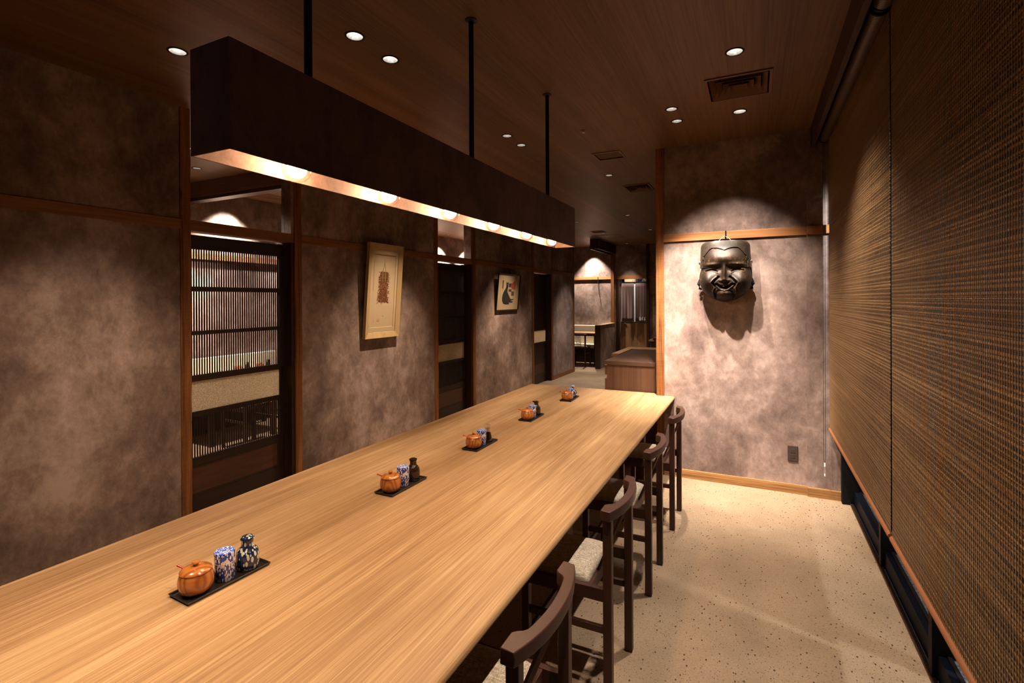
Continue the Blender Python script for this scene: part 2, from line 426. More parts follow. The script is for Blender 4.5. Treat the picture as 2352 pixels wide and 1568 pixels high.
M['noren'] = vcol_mat('plum brown hemp curtain', (0.085, 0.050, 0.045), (0.17, 0.105, 0.095), 0.85, (1, 1, 1), 220)
M['white_print'] = plain('white printed writing', (0.85, 0.85, 0.82), 0.8)
M['blue_ware'] = plain('blue glazed bowl', (0.05, 0.08, 0.32), 0.2)
M['white_ware'] = plain('white patterned bowl', (0.6, 0.58, 0.5), 0.25)
M['box_card'] = plain('pale wooden box', (0.62, 0.42, 0.25), 0.6)
M['corridor'] = plain('bright corridor wall', (0.8, 0.79, 0.76), 0.7)

# ------------------------------------------------------------------ mesh helpers
class MB:
    def __init__(s): s.v = []; s.f = []
    def add(s, vs, fs):
        n = len(s.v); s.v += [tuple(p) for p in vs]; s.f += [tuple(i + n for i in f) for f in fs]; return s
    def box(s, x0, x1, y0, y1, z0, z1):
        vs = [(x0, y0, z0), (x1, y0, z0), (x1, y1, z0), (x0, y1, z0), (x0, y0, z1), (x1, y0, z1), (x1, y1, z1), (x0, y1, z1)]
        return s.add(vs, [(0, 3, 2, 1), (4, 5, 6, 7), (0, 1, 5, 4), (1, 2, 6, 5), (2, 3, 7, 6), (3, 0, 4, 7)])
    def lathe(s, prof, seg=32, c=(0, 0, 0), sx=1, sy=1, caps=True):
        vs = []; fs = []; n = len(prof)
        for r, z in prof:
            for k in range(seg):
                a = 2 * PI * k / seg
                vs.append((c[0] + r * sx * math.cos(a), c[1] + r * sy * math.sin(a), c[2] + z))
        for i in range(n - 1):
            for k in range(seg):
                k2 = (k + 1) % seg
                fs.append((i * seg + k, i * seg + k2, (i + 1) * seg + k2, (i + 1) * seg + k))
        if caps and prof[0][0] > 1e-5: fs.append(tuple(reversed(range(seg))))
        if caps and prof[-1][0] > 1e-5: fs.append(tuple(range((n - 1) * seg, n * seg)))
        return s.add(vs, fs)
    def tube(s, pts, r, seg=8, caps=True):
        pts = [Vector(p) for p in pts]; vs = []; fs = []
        up = Vector((0, 0, 1))
        for i, p in enumerate(pts):
            t = (pts[min(i + 1, len(pts) - 1)] - pts[max(i - 1, 0)]).normalized()
            a = t.cross(up)
            if a.length < 1e-3: a = t.cross(Vector((1, 0, 0)))
            a.normalize(); b = t.cross(a).normalized()
            rr = r[i] if isinstance(r, (list, tuple)) else r
            for k in range(seg):
                an = 2 * PI * k / seg
                vs.append(p + a * rr * math.cos(an) + b * rr * math.sin(an))
        for i in range(len(pts) - 1):
            for k in range(seg):
                k2 = (k + 1) % seg
                fs.append((i * seg + k, i * seg + k2, (i + 1) * seg + k2, (i + 1) * seg + k))
        if caps:
            fs.append(tuple(reversed(range(seg)))); fs.append(tuple(range((len(pts) - 1) * seg, len(pts) * seg)))
        return s.add(vs, fs)
    def prism(s, poly, x0, x1, ax='X'):
        """extrude a polygon (list of 2D points) along an axis; X: (y,z), Y: (x,z), Z: (x,y)"""
        n = len(poly)
        def P(a, q): return {'X': (a, q[0], q[1]), 'Y': (q[0], a, q[1]), 'Z': (q[0], q[1], a)}[ax]
        vs = [P(x0, q) for q in poly] + [P(x1, q) for q in poly]
        fs = [tuple(range(n)), tuple(range(2 * n - 1, n - 1, -1))] + [(i, (i + 1) % n, n + (i + 1) % n, n + i) for i in range(n)]
        return s.add(vs, fs)
    def build(s, name, mat, parent=None, bevel=0, seg=2, smooth=False, loc=None):
        me = bpy.data.meshes.new(name)
        me.from_pydata(s.v, [], s.f)
        me.validate()
        bm = bmesh.new(); bm.from_mesh(me); bmesh.ops.recalc_face_normals(bm, faces=bm.faces); bm.to_mesh(me); bm.free()
        if smooth:
            me.polygons.foreach_set('use_smooth', [True] * len(me.polygons))
            try: me.set_sharp_from_angle(angle=math.radians(38))
            except Exception: pass
        o = bpy.data.objects.new(name, me); COL.objects.link(o)
        if mat: me.materials.append(M[mat] if isinstance(mat, str) else mat)
        if parent: o.parent = parent
        if loc: o.location = loc
        if bevel:
            b = o.modifiers.new('bevel', 'BEVEL'); b.width = bevel; b.segments = seg; b.limit_method = 'ANGLE'
            b.angle_limit = math.radians(40)
        return o
def box(x0, x1, y0, y1, z0, z1): return MB().box(x0, x1, y0, y1, z0, z1)
def tag(o, label=None, cat=None, group=None, kind=None):
    if label: o['label'] = label
    if cat: o['category'] = cat
    if group: o['group'] = group
    if kind: o['kind'] = kind
    return o
def thing(name, label, cat, loc=(0, 0, 0), rz=0, group=None):
    o = bpy.data.objects.new(name, None); COL.objects.link(o)
    o.empty_display_size = 0.1
    o.location = loc; o.rotation_euler = (0, 0, rz)
    return tag(o, label, cat, group)
def struct(name, mb, mat, label=None, bevel=0, parent=None):
    o = mb.build(name, mat, parent, bevel)
    if not parent: tag(o, label, None, None, 'structure')
    elif label: o['label'] = label
    return o
def copy_tree(o, parent=None):
    c = o.copy(); COL.objects.link(c)
    if parent: c.parent = parent
    for ch in list(o.children): copy_tree(ch, c)
    return c

CEIL = 2.967
XL = -3.628     # face of the long left wall
YB = 4.692      # face of the wall that carries the mask
YE = 12.6       # far end wall

# ================================================================== the room shell
struct('floor', box(-6.3, 0.66, -6.2, 12.9, -0.1, 0.0), 'floor', 'pale beige speckled floor')
# ceiling with real openings for the fittings -----------------------
LAMPS = [  # x, y, radius
    (-2.84, 1.66, .05), (-1.86, 1.97, .05), (-1.86, 2.25, .05), (-0.10, 3.03, .05), (-0.10, 4.01, .05),
    (-0.54, 3.74, .045), (-0.54, 4.01, .045), (-1.86, 3.73, .045), (-1.86, 4.01, .045),
    (-1.45, 5.42, .045), (-1.87, 8.14, .045), (-2.84, 8.45, .045), (-1.86, 10.03, .045), (-2.84, 12.26, .045),
    (-2.84, 10.16, .045), (-5.16, 3.20, .045),
    (-2.84, 4.20, .05), (-2.84, 7.05, .045), (-3.77, 12.33, .045),
    (-5.80, 4.12, .045), (-5.80, 5.35, .045), (-5.80, 8.85, .045), (-5.80, 9.95, .045),
    (-4.55, 2.75, .045), (-4.55, 5.9, .045), (-4.55, 8.9, .045),  # unseen lamps added to brighten the frosted door strips
    (-1.86, 0.21, .05), (-1.86, 0.49, .05), (-0.10, 2.05, .05), (-0.10, 1.07, .05)]
VENTS = [(-0.288, 0.10, 3.335, 3.73), (-1.385, -1.115, 4.55, 4.81), (-1.44, -1.13, 5.99, 6.41), (-3.0, -2.705, 9.69, 9.98), (-3.07, -2.575, 10.45, 10.97)]
ceil = struct('ceiling', box(-6.3, 0.40, -6.2, 12.9, CEIL, CEIL + 0.2), 'ceiling', 'dark brown wood veneer ceiling')
cut = MB()
for (x, y, r) in LAMPS:
    cut.lathe([(r - 0.004, -0.05), (r - 0.004, 0.12)], 24, (x, y, CEIL))
for (x0, x1, y0, y1) in VENTS[:4]:
    cut.box(x0 + 0.012, x1 - 0.012, y0 + 0.012, y1 - 0.012, CEIL - 0.05, CEIL + 0.1)
cutter = cut.build('cutter', None)
bo = ceil.modifiers.new('b', 'BOOLEAN'); bo.object = cutter; bo.operation = 'DIFFERENCE'; bo.solver = 'EXACT'
dg = bpy.context.evaluated_depsgraph_get()
newme = bpy.data.meshes.new_from_object(ceil.evaluated_get(dg))
ceil.modifiers.clear(); ceil.data = newme
bpy.data.objects.remove(cutter, do_unlink=True)
struct('ceiling', box(0.40, 1.2, -6.2, 4.9, CEIL, CEIL + 0.2), 'ceiling', 'dark strip of ceiling above the bamboo blinds')

# long left wall: bays of plaster between posts
TW = 0.122
wl = 'mottled mauve plaster bay of the long left wall'
def wall_bay(y0, y1, z0=0, z1=CEIL, lab=wl): struct('wall_left', box(XL - TW, XL, y0, y1, z0, z1), 'plaster', lab)
wall_bay(-6.2, 2.128, lab='mottled plaster bay nearest the camera on the left')
wall_bay(3.165, 5.20, lab='mottled plaster bay behind the chilli picture')
wall_bay(6.228, 8.24, lab='mottled plaster bay behind the cat print')
wall_bay(9.285, 10.49, lab='mottled plaster bay at the far end of the left wall')
wall_bay(3.09 + 0.0, 3.095, 2.18, CEIL, 'thin plaster reveal above the first door')
wall_bay(8.325, 9.20, 2.18, CEIL, 'plaster above the third door')
# posts on the left wall
def post(y0, y1, lab, x0=XL - TW, x1=XL + 0.008, z1=CEIL):
    """rough post with uneven arrises"""
    mb = MB(); n = 40
    vs = []; fs = []
    for i in range(n + 1):
        z = z1 * i / n
        for (x, y) in ((x0, y0), (x1, y0), (x1, y1), (x0, y1)):
            vs.append((x + random.uniform(-.0008, .0008), y + random.uniform(-.0025, .0025), z))
    for i in range(n):
        for k in range(4):
            k2 = (k + 1) % 4
            fs.append((i * 4 + k, i * 4 + k2, (i + 1) * 4 + k2, (i + 1) * 4 + k))
    fs += [(0, 3, 2, 1), (n * 4, n * 4 + 1, n * 4 + 2, n * 4 + 3)]
    mb.add(vs, fs)
    return mb
tn = [0]
def trim(mb, mat, lab, bevel=0):
    tn[0] += 1
    return struct('trim_%d' % tn[0], mb, mat, lab, bevel)
trim(post(2.128, 2.198, ''), 'post', 'rough timber post left of the first lattice door')
trim(post(3.092, 3.165, ''), 'post', 'rough timber post right of the first lattice door')
trim(post(5.20, 5.28, ''), 'post', 'timber post left of the second door')
trim(post(6.145, 6.228, ''), 'post', 'timber post right of the second door')
trim(post(8.24, 8.325, ''), 'post', 'timber post left of the third door')
trim(post(9.20, 9.285, ''), 'post', 'timber post right of the third door')
trim(post(10.49, 10.57, ''), 'post', 'timber post ending the left wall')
# picture rails between the posts
for (a, b, l) in ((-6.2, 2.128, 'dark picture rail nearest the camera'), (3.165, 5.20, 'brown picture rail above the chilli picture'),
                  (6.228, 8.24, 'brown picture rail above the cat print'), (9.285, 10.49, 'short picture rail at the far end of the left wall')):
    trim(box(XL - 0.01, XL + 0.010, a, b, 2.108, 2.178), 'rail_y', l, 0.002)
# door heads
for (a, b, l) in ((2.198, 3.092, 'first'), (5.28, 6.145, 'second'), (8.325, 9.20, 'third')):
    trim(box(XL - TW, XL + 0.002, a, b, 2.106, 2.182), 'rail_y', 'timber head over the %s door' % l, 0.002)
for (y1, l) in ((3.092, 'first'), (6.145, 'second'), (9.20, 'third')):
    trim(box(XL - TW - 0.05, XL - 0.006, y1 - 0.028, y1, 0, 2.106), 'jamb', 'dark jamb at the far side of the %s door' % l)
struct('wall_left', box(XL - TW, XL - 0.004, 3.062, 3.092, 2.182, CEIL), 'plaster', 'reveal above the first door')
struct('wall_left', box(XL - TW, XL - 0.004, 6.115, 6.145, 2.182, CEIL), 'plaster', 'reveal above the second door')
for (a, b, l) in ((9.285, 10.49, 'far end of the left wall'), (6.228, 8.24, 'cat print wall'), (3.165, 5.2, 'chilli picture wall'), (-6.2, 2.128, 'nearest left wall')):
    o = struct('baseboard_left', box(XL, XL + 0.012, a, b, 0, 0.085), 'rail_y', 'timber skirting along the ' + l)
# transom glazing
for k, (a, b, l) in enumerate(((2.198, 3.062, 'first'), (5.28, 6.115, 'second'))):
    struct('window_%d' % (k + 1), box(XL - 0.085, XL - 0.080, a, b, 2.182, CEIL), 'pane', 'clear glass transom above the %s door' % l)

# lattice doors -------------------------------------------------------
def lattice_door(idx, y0, y1, full, lab):
    XD0, XD1 = XL - 0.112, XL - 0.086
    root = bpy.data.objects.new('door_%d' % idx, None); COL.objects.link(root)
    root.location = (XD1, y0, 0); tag(root, lab, None, None, 'structure')
    t = XD0 - XD1; w = y1 - y0
    def part(n, mb, mat, l=None, bevel=0.0015):
        o = mb.build(n, mat, root, bevel)
        if l: o['label'] = l
        return o
    st = 0.05
    part('stile', box(t, 0, 0, st, 0.005, 2.088), 'dark_wood'); part('stile', box(t, 0, w - st, w, 0.005, 2.088), 'dark_wood')
    H = [(1.984, 2.088), (1.672, 1.708), (1.350, 1.380), (1.008, 1.054), (0.746, 0.785), (0.39, 0.448), (0.005, 0.164)]
    for (a, b) in H: part('rail', box(t, 0.0, st, w - st, a, b), 'dark_wood')
    part('frosted_panel', box(t * 0.6, t * 0.4, st, w - st, 0.785, 1.008), 'pebble', 'pebbled frosted glass strip', 0)
    pm = box(t * 0.65, t * 0.35, st, w - st, 0.164, 0.39)
    part('wood_panel', pm, 'panel_wood', 'reddish dark cedar panel', 0)
    fr = MB()
    for q in ((st, w - st, 0.372, 0.39), (st, w - st, 0.164, 0.182)): fr.box(t * 0.4, -0.004, q[0], q[1], q[2], q[3])
    fr.box(t * 0.4, -0.004, w - st - 0.02, w - st, 0.182, 0.372); fr.box(t * 0.4, -0.004, st, st + 0.02, 0.182, 0.372)
    part('moulding', fr, 'dark_wood')
    if full:
        n = int((w - 2 * st) / 0.0193)
        pitch = (w - 2 * st) / n
        me_u = box(t * 0.6, t * 0.4, -0.0047, 0.0047, 1.054, 1.984); me_l = box(t * 0.6, t * 0.4, -0.0047, 0.0047, 0.448, 0.746)
        ou = me_u.build('slat', 'dark_slat', root); ol = me_l.build('slat', 'dark_slat', root)
        ou.location.y = st + pitch * 0.5; ol.location.y = st + pitch * 0.5
        for k in range(1, n):
            for s0 in (ou, ol):
                c = s0.copy(); COL.objects.link(c); c.parent = root; c.location.y = st + pitch * (k + 0.5)
        h = MB().lathe([(0.001, -0.018), (0.009, -0.018), (0.009, 0.018), (0.001, 0.018)], 12)
    else:
        pn = box(t * 0.65, t * 0.35, st, w - st, 1.054, 1.984); part('wood_panel', pn, 'dark_wood', 'plain dark upper panel', 0)
        pn = box(t * 0.65, t * 0.35, st, w - st, 0.448, 0.746); part('wood_panel', pn, 'dark_wood', 'plain dark lower panel', 0)
    part('pull', box(-0.001, 0.0025, w - 0.036, w - 0.016, 0.93, 1.03), 'black_metal', 'small recessed metal pull', 0.001)
    return root
d1 = lattice_door(1, 2.165, 3.058, True, 'first lattice sliding door with frosted glass strip, near left')
d2 = lattice_door(2, 5.245, 6.112, True, 'second lattice sliding door, between the two framed pictures')
lattice_door(3, 8.29, 9.168, False, 'third dark sliding door with a frosted strip, at far end')
# second leaf, parked behind the second door
lf = copy_tree(d2); lf.name = 'door_4'; lf.location.x -= 0.04; lf.location.y += 0.0160; lf['label'] = 'second sliding leaf parked just behind the second lattice door'

# mask wall ------------------------------------------------------------
struct('wall_back', box(-0.75, 0.372, YB, YB + 0.12, 0, CEIL), 'plaster', 'mottled mauve plaster wall behind the carved mask')
struct('wall_back', box(0.372, 0.60, YB - 0.022, YB + 0.12, 0, CEIL + 0.0), 'plaster', 'narrow projecting plaster strip beside the blinds')
trim(post(YB - 0.012, YB + 0.13, '', -0.818, -0.75), 'post', 'rough sawn orange timber post beside the mask wall')
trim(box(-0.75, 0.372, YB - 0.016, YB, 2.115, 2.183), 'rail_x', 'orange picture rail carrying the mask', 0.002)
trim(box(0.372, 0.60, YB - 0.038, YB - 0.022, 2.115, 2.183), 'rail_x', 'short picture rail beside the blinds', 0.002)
struct('baseboard_back', box(-0.75, 0.372, YB - 0.012, YB, 0, 0.075), 'base_x', 'rough timber skirting below the mask')
struct('baseboard_back', box(0.372, 0.60, YB - 0.034, YB - 0.022, 0, 0.075), 'base_x', 'short rough skirting beside the window')
# hidden enclosure
struct('wall_front', box(-6.3, 1.2, -6.3, -6.2, 0, CEIL), 'plaster', 'wall behind the camera')
struct('wall_right', box(-0.82, -0.75, YB + 0.125, YE, 0, CEIL), 'plaster', 'plaster side wall of the far room')

# window side ----------------------------------------------------------
struct('trim_50', box(0.652, 0.672, -6.2, 4.64, 0.0, 0.012), 'jamb', 'thin brown floor strip at the window')
wr = bpy.data.objects.new('window_3', None); COL.objects.link(wr); wr.location = (0.68, 0, 0)
tag(wr, 'blue black framed shop window behind the bamboo blinds', None, None, 'structure')
def wpart(n, mb, mat, l=None):
    o = mb.build(n, mat, wr, 0.002)
    if l: o['label'] = l
wpart('bottom_rail', box(0.0, 0.03, -6.2, 4.64, 0.0, 0.105), 'navy_frame')
wpart('sill', box(0.03, 0.047, -6.2, 4.64, 0.0, 0.112), 'grey_frame', 'dark grey sill')
for y in (4.60, 3.60, 2.645, 1.69, 0.735, -0.22, -1.175):
    wpart('mullion', box(-0.02 if y < 4.5 else -0.08, 0.10, y, y + 0.05 if y < 4.5 else y + 0.09, 0.0, CEIL), 'black')
wpart('pane', box(0.038, 0.044, -6.2, 4.6, 0.112, CEIL), 'pane', 'dark window glass')
wpart('top_rail', box(0.0, 0.09, -6.2, 4.64, 2.62, 2.70), 'navy_frame')
struct('floor_outside', box(0.728, 3.4, -6.2, 8, -0.1, 0.10), 'outside', 'granular paving outside the window')
struct('wall_outside', box(3.4, 3.5, -6.2, 8, -0.1, 3.2), 'black', 'dark wall across the street')

# fascia and blinds
struct('trim_51', box(0.400, 0.427, -6.2, YB - 0.022, 2.805, CEIL), 'jamb', 'dark fascia board hiding the blind rollers')
def blind(y0, y1, lab, seed):
    R = random.Random(seed)
    root = thing('bamboo_blind', lab, 'blind', (0.525, y0, 0), 0, None)
    L = y1 - y0; zt = 2.90; z = 0.578
    light = MB(); dark = MB()
    def reed(mb, z0, z1, x0, x1):
        d0 = R.uniform(-.0007, .0007); d1 = R.uniform(-.0007, .0007)
        vs = [(x0, 0, z0 + d0), (x1, 0, z0 + d0), (x1, L, z0 + d1), (x0, L, z0 + d1), (x0, 0, z1 + d0), (x1, 0, z1 + d0), (x1, L, z1 + d1), (x0, L, z1 + d1)]
        mb.add(vs, [(0, 3, 2, 1), (4, 5, 6, 7), (0, 1, 5, 4), (1, 2, 6, 5), (2, 3, 7, 6), (3, 0, 4, 7)])
    while z < zt:
        h = R.uniform(.004, .0075)
        reed(light, z, z + h, -.0012, .001); z += h + .0006
        for _ in range(R.choice((2, 3, 4, 4, 5, 6))):
            h = R.uniform(.0016, .0026)
            reed(light if R.random() < 0.10 else dark, z, z + h, -.0009, .0009); z += h + R.uniform(.0001, .0005)
    ol = light.build('tan_reeds', 'reed_light', root); ol['kind'] = 'stuff'
    od = dark.build('dark_reeds', 'reed_dark', root); od['kind'] = 'stuff'
    ya = MB(); y = 0.006
    while y < L:
        w = R.uniform(.0008, .0012); ya.box(-.0019, -.0012, y - w, y + w, 0.578, zt); y += R.uniform(.0125, .0148)
    oy = ya.build('yarns', 'yarn', root); oy['kind'] = 'stuff'
    bar = MB().tube([(0, 0, 0.566), (0, L, 0.566)], 0.0125, 16)
    bo_ = bar.build('bottom_bar', 'bar', root, 0, smooth=True)
    rl = MB(); n = 24; cx, cz, rr = -0.030, 2.868, 0.036
    rl.tube([(cx, 0.012, cz), (cx, L - 0.012, cz)], rr, 24)
    rl.build('roll', 'reed_dark', root, 0, smooth=True)
    rg = MB(); y = 0.02
    while y < L - 0.015:
        rg.tube([(cx, y - .001, cz), (cx, y + .001, cz)], rr + 0.0012, 20, False); y += 0.0137
    o = rg.build('roll_yarns', 'yarn', root); o['kind'] = 'stuff'
    for ye in (0.0, L - 0.012):
        MB().tube([(cx, ye, cz), (cx, ye + 0.012, cz)], rr + 0.004, 20).build('roller_bracket', 'black', root, 0, smooth=True)
    return root
blind(2.660, 4.638, 'far woven bamboo blind beside the mask wall', 3)
blind(0.640, 2.632, 'near woven bamboo blind filling the right edge', 5)
# cord
cd = thing('blind_cord', 'black looped pull cord hanging in front of the far blind', 'cord', (0.487, 4.618, 0.2))
MB().tube([(-.006, 0, 2.62), (-.006, 0, 0.13), (-.004, 0, 0.108), (0, 0, 0.100), (.004, 0, 0.108), (.006, 0, 0.13), (.006, 0, 2.62)], 0.0018, 6).build('cord', 'cord', cd, 0, smooth=True)
MB().box(-.005, .005, -.003, .003, 0.07, 0.10).build('cord_clip', 'clear_bit', cd, 0.001)
MB().box(-.004, .004, -.003, .003, -.005, 0.012).build('cord_weight', 'clear_bit', cd, 0.001)
MB().tube([(0, 0, .01), (0, 0, .07)], .001, 6).build('link', 'clear_bit', cd)

# wall outlet
ot = thing('wall_outlet', 'dark brown double outlet low on the mask wall', 'outlet', (0.27, YB, 0.328))
MB().box(-.037, .037, -.008, 0, -.062, .062).build('plate', 'outlet', ot, 0.003)
for z in (.022, -.022):
    MB().box(-.017, .017, -.010, -.008, z - .016, z + .016).build('socket', 'outlet', ot, 0.001)
    sl = MB(); sl.box(-.009, -.006, -.0106, -.010, z - .006, z + .006); sl.box(.006, .009, -.0106, -.010, z - .006, z + .006)
    sl.build('slot', 'outlet_dark', ot)

# ================================================================== recessed lamps
def downlight(x, y, r, lab, bright=True):
    t = thing('ceiling_light', lab, 'ceiling light', (x, y, CEIL))
    MB().lathe([(r - .009, 0.0), (r - .009, -.003), (r, -.003), (r + .001, 0.0)], 28, caps=False).build('trim_ring', 'black', t, 0, smooth=True)
    c = MB(); c.lathe([(r - .009, -.001), (r - .015, .02), (r - .024, .042), (r - .034, .054)], 14, caps=False)
    c.build('reflector', 'chrome', t)
    MB().lathe([(.001, .034), (.008, .037), (r - .034, .046), (r - .032, .056)], 20).build('lamp', 'lamp_face' if bright else 'lamp_face_small', t)
    return t
labs = ['recessed ceiling lamp left of the pendant near its front end', 'nearer of two ceiling lamps right above the pendant front', 'further of two ceiling lamps behind the first pendant rod',
        'large white ceiling lamp in front of the square vent', 'ceiling lamp just beyond the square vent', 'nearer small lamp left of the square vent', 'further small lamp left of the square vent',
        'upper of two small lamps between the second and third rods', 'lower of two small lamps between the second and third rods', 'ceiling lamp between the two far grilles',
        'small lamp beyond the louvred grille', 'lamp just beyond the pendant far end', 'small far lamp next to the timber post', 'farthest lamp near the curtain doorway',
        'faint lamp between the far hatch and the small grille', 'ceiling lamp of the side room seen above the first door', 'wall washing lamp over the chilli picture hidden by the pendant',
        'wall washing lamp near the cat print', 'lamp above the dining booth in the far corner', 'side room lamp making the first wall glow', 'side room lamp making the second wall glow',
        'side room lamp behind the second door', 'side room lamp furthest along', 'unseen side room lamp added to brighten the first lattice door',
        'unseen side room lamp added to brighten the second lattice door', 'unseen side room lamp added to brighten the third door',
        'nearer ceiling lamp above the near table end, out of view', 'second ceiling lamp above the near table end, out of view', 'ceiling lamp over the aisle beside the second chair, out of view', 'ceiling lamp over the aisle beside the camera, out of view']
for (x, y, r), l in zip(LAMPS, labs):
    downlight(x, y, r, l)
def spot(x, y, power, aim, deg, blend=0.7, col=SPOTC, rad=0.02, z=CEIL - 0.006):
    L = bpy.data.lights.new('spot', 'SPOT'); L.energy = power; L.color = col
    L.spot_size = math.radians(deg); L.spot_blend = blend; L.shadow_soft_size = rad
    o = bpy.data.objects.new('spot_lamp', L); COL.objects.link(o)
    o.location = (x, y, z)
    d = Vector(aim) - Vector((x, y, z))
    o.rotation_euler = d.to_track_quat('-Z', 'Y').to_euler()
    return o
WZ = (XL, 0, 1.3)
spot(-2.84, 1.66, 125, (-3.05, 1.50, 0.0), 70, 1.0, WASHC)
spot(-2.84, 4.20, 240, (-3.12, 4.20, 0.0), 70, 1.0, WASHC)
spot(-2.84, 7.05, 240, (-3.12, 7.05, 0.0), 70, 1.0, WASHC)
spot(-2.84, 10.16, 130, (-3.12, 9.85, 0.0), 66, 1.0, SPOTC)
spot(-2.84, 8.45, 25, (-2.84, 8.45, 0), 70, 0.9)
spot(-1.86, 1.97, 28, (-1.75, 1.5, 0.72), 60, 1.0, WASHC)
spot(-1.86, 2.25, 28, (-1.60, 2.7, 0.72), 60, 1.0, WASHC)
spot(-1.86, 3.73, 35, (-1.6, 3.6, 0.72), 50, 1.0, WASHC)
spot(-1.86, 4.01, 35, (-1.3, 4.4, 0.72), 50, 1.0, WASHC)
spot(-1.86, 0.21, 60, (-1.55, 0.25, 0.72), 54, 1.0, WASHC)
spot(-1.86, 0.49, 60, (-1.60, 0.40, 0.72), 50, 1.0, WASHC)
spot(-0.10, 2.05, 45, (-0.30, 2.0, 0.0), 76, 1.0, SPOTC)
spot(-0.10, 1.07, 115, (-0.85, 1.15, 0.72), 58, 1.0, WASHC)
spot(-0.10, 3.03, 130, (-0.05, 3.2, 0.0), 96, 1.0, SPOTC)
spot(-0.10, 4.01, 150, (-0.24, 4.56, 1.15), 76, 1.0, SPOTC)
spot(-0.54, 3.74, 340, (-0.36, 4.62, 1.25), 50, 1.0, SPOTC)
spot(-0.54, 4.01, 290, (-0.42, 4.48, 1.0), 56, 1.0, SPOTC)
spot(-1.45, 5.42, 60, (-1.45, 5.42, 0), 70, 0.9)
spot(-1.87, 8.14, 45, (-1.87, 8.14, 0), 80, 0.9)
spot(-1.86, 10.03, 60, (-1.86, 10.03, 0), 90, 0.9)
spot(-2.84, 12.26, 60, (-2.84, 12.35, 0), 55, 0.7)
spot(-3.77, 12.33, 230, (-3.77, 12.52, 0), 80, 0.6)
spot(-5.16, 3.20, 330, (-5.5, 3.6, 0), 100, 0.9)
for yy, pw in ((4.12, 330), (5.35, 330), (8.85, 700), (9.95, 700)):
    spot(-5.80, yy, pw, (-5.87, yy, 0), 92, 0.7)
for yy in (2.75, 5.9, 8.9):
    spot(-4.55, yy, 130, (XL - .1, yy, 0.85), 75, 0.9)  # added light on the back of the three doors
# street side lamp outside the glass
spot(1.2, 4.1, 120, (0.56, 4.69, 1.6), 80, 0.8, (1, 0.97, 0.95), 0.05, 2.7)
spot(1.3, 2.4, 110, (0.8, 2.8, 0.0), 120, 0.8, (1, 0.97, 0.95), 0.05, 2.7)

# ceiling diffusers
def diffuser(x0, x1, y0, y1, lab):
    cx, cy = (x0 + x1) / 2, (y0 + y1) / 2; hx, hy = (x1 - x0) / 2, (y1 - y0) / 2
    t = thing('ceiling_vent', lab, 'vent', (cx, cy, CEIL))
    fr = MB()
    def ring(a, b, za, zb):
        """sloped square ring from half sizes a (outer, at za) to b (inner, at zb)"""
        vs = []
        for (h, z) in ((a, za), (b, zb)):
            vs += [(-h[0], -h[1], z), (h[0], -h[1], z), (h[0], h[1], z), (-h[0], h[1], z)]
        fs = [(k, (k + 1) % 4, 4 + (k + 1) % 4, 4 + k) for k in range(4)]
        return vs, fs
    o1 = MB(); o1.box(-hx, hx, -hy, -hy + .018, -.008, 0); o1.box(-hx, hx, hy - .018, hy, -.008, 0); o1.box(-hx, -hx + .018, -hy + .018, hy - .018, -.008, 0); o1.box(hx - .018, hx, -hy + .018, hy - .018, -.008, 0)
    o1.build('frame', 'ceil_trim', t, 0.002)
    for k, f in enumerate((0.86, 0.66, 0.46, 0.27)):
        a = (hx * f, hy * f); b = (hx * (f - .15), hy * (f - .15))
        v, fc = ring(a, b, -.006 - 0.002 * k, .035)
        mb = MB(); mb.add(v, fc)
        o = mb.build('cone', 'ceil_trim', t)
        s = o.modifiers.new('s', 'SOLIDIFY'); s.thickness = 0.002
    MB().box(-hx * .10, hx * .10, -hy * .10, hy * .10, .020, .024).build('centre_plate', 'ceil_trim', t)
    MB().box(-hx + .013, hx - .013, -hy + .013, hy - .013, .08, .085).build('duct', 'black', t)
    return t
diffuser(*VENTS[0], 'square stepped air vent above the mask wall')
diffuser(*VENTS[2], 'louvred air vent next to the timber post')
def grille(x0, x1, y0, y1, lab, hatch=False):
    cx, cy = (x0 + x1) / 2, (y0 + y1) / 2; hx, hy = (x1 - x0) / 2, (y1 - y0) / 2
    t = thing('ceiling_vent', lab, 'vent', (cx, cy, CEIL))
    o1 = MB(); o1.box(-hx, hx, -hy, -hy + .018, -.006, 0); o1.box(-hx, hx, hy - .018, hy, -.006, 0); o1.box(-hx, -hx + .018, -hy + .018, hy - .018, -.006, 0); o1.box(hx - .018, hx, -hy + .018, hy - .018, -.006, 0)
    o1.build('frame', 'ceil_trim', t, 0.001)
    if hatch:
        MB().box(-hx + .018, hx - .018, -hy + .018, hy - .018, -.004, -.0005).build('hatch_panel', 'cab', t)
    else:
        for k in range(6):
            y = -hy + .03 + (2 * hy - .06) * (k + .5) / 6
            mb = MB(); mb.add([(-hx + .018, y - .014, .022), (hx - .018, y - .014, .022), (hx - .018, y + .012, .002), (-hx + .018, y + .012, .002)], [(0, 1, 2, 3)])
            o = mb.build('slat', 'cab', t); s = o.modifiers.new('s', 'SOLIDIFY'); s.thickness = .002
        MB().box(-hx + .013, hx - .013, -hy + .013, hy - .013, .06, .065).build('duct', 'black', t)
grille(*VENTS[1], 'slatted ceiling grille beyond the pendant rods')
grille(*VENTS[3], 'small far ceiling grille with a pale frame')
grille(*VENTS[4], 'flat brown ceiling hatch furthest away', True)
# sprinkler / detector
t = thing('sprinkler', 'tiny round sprinkler head between the third rod and far lamps', 'sprinkler', (-1.25, 3.89, CEIL))
MB().lathe([(.018, 0), (.02, -.003), (.016, -.006), (.006, -.008)], 20).build('collar', 'ceil_trim', t, 0, smooth=True)
MB().lathe([(.005, -.006), (.005, -.016), (.009, -.018), (.009, -.02)], 12).build('nozzle', 'chrome', t, 0, smooth=True)

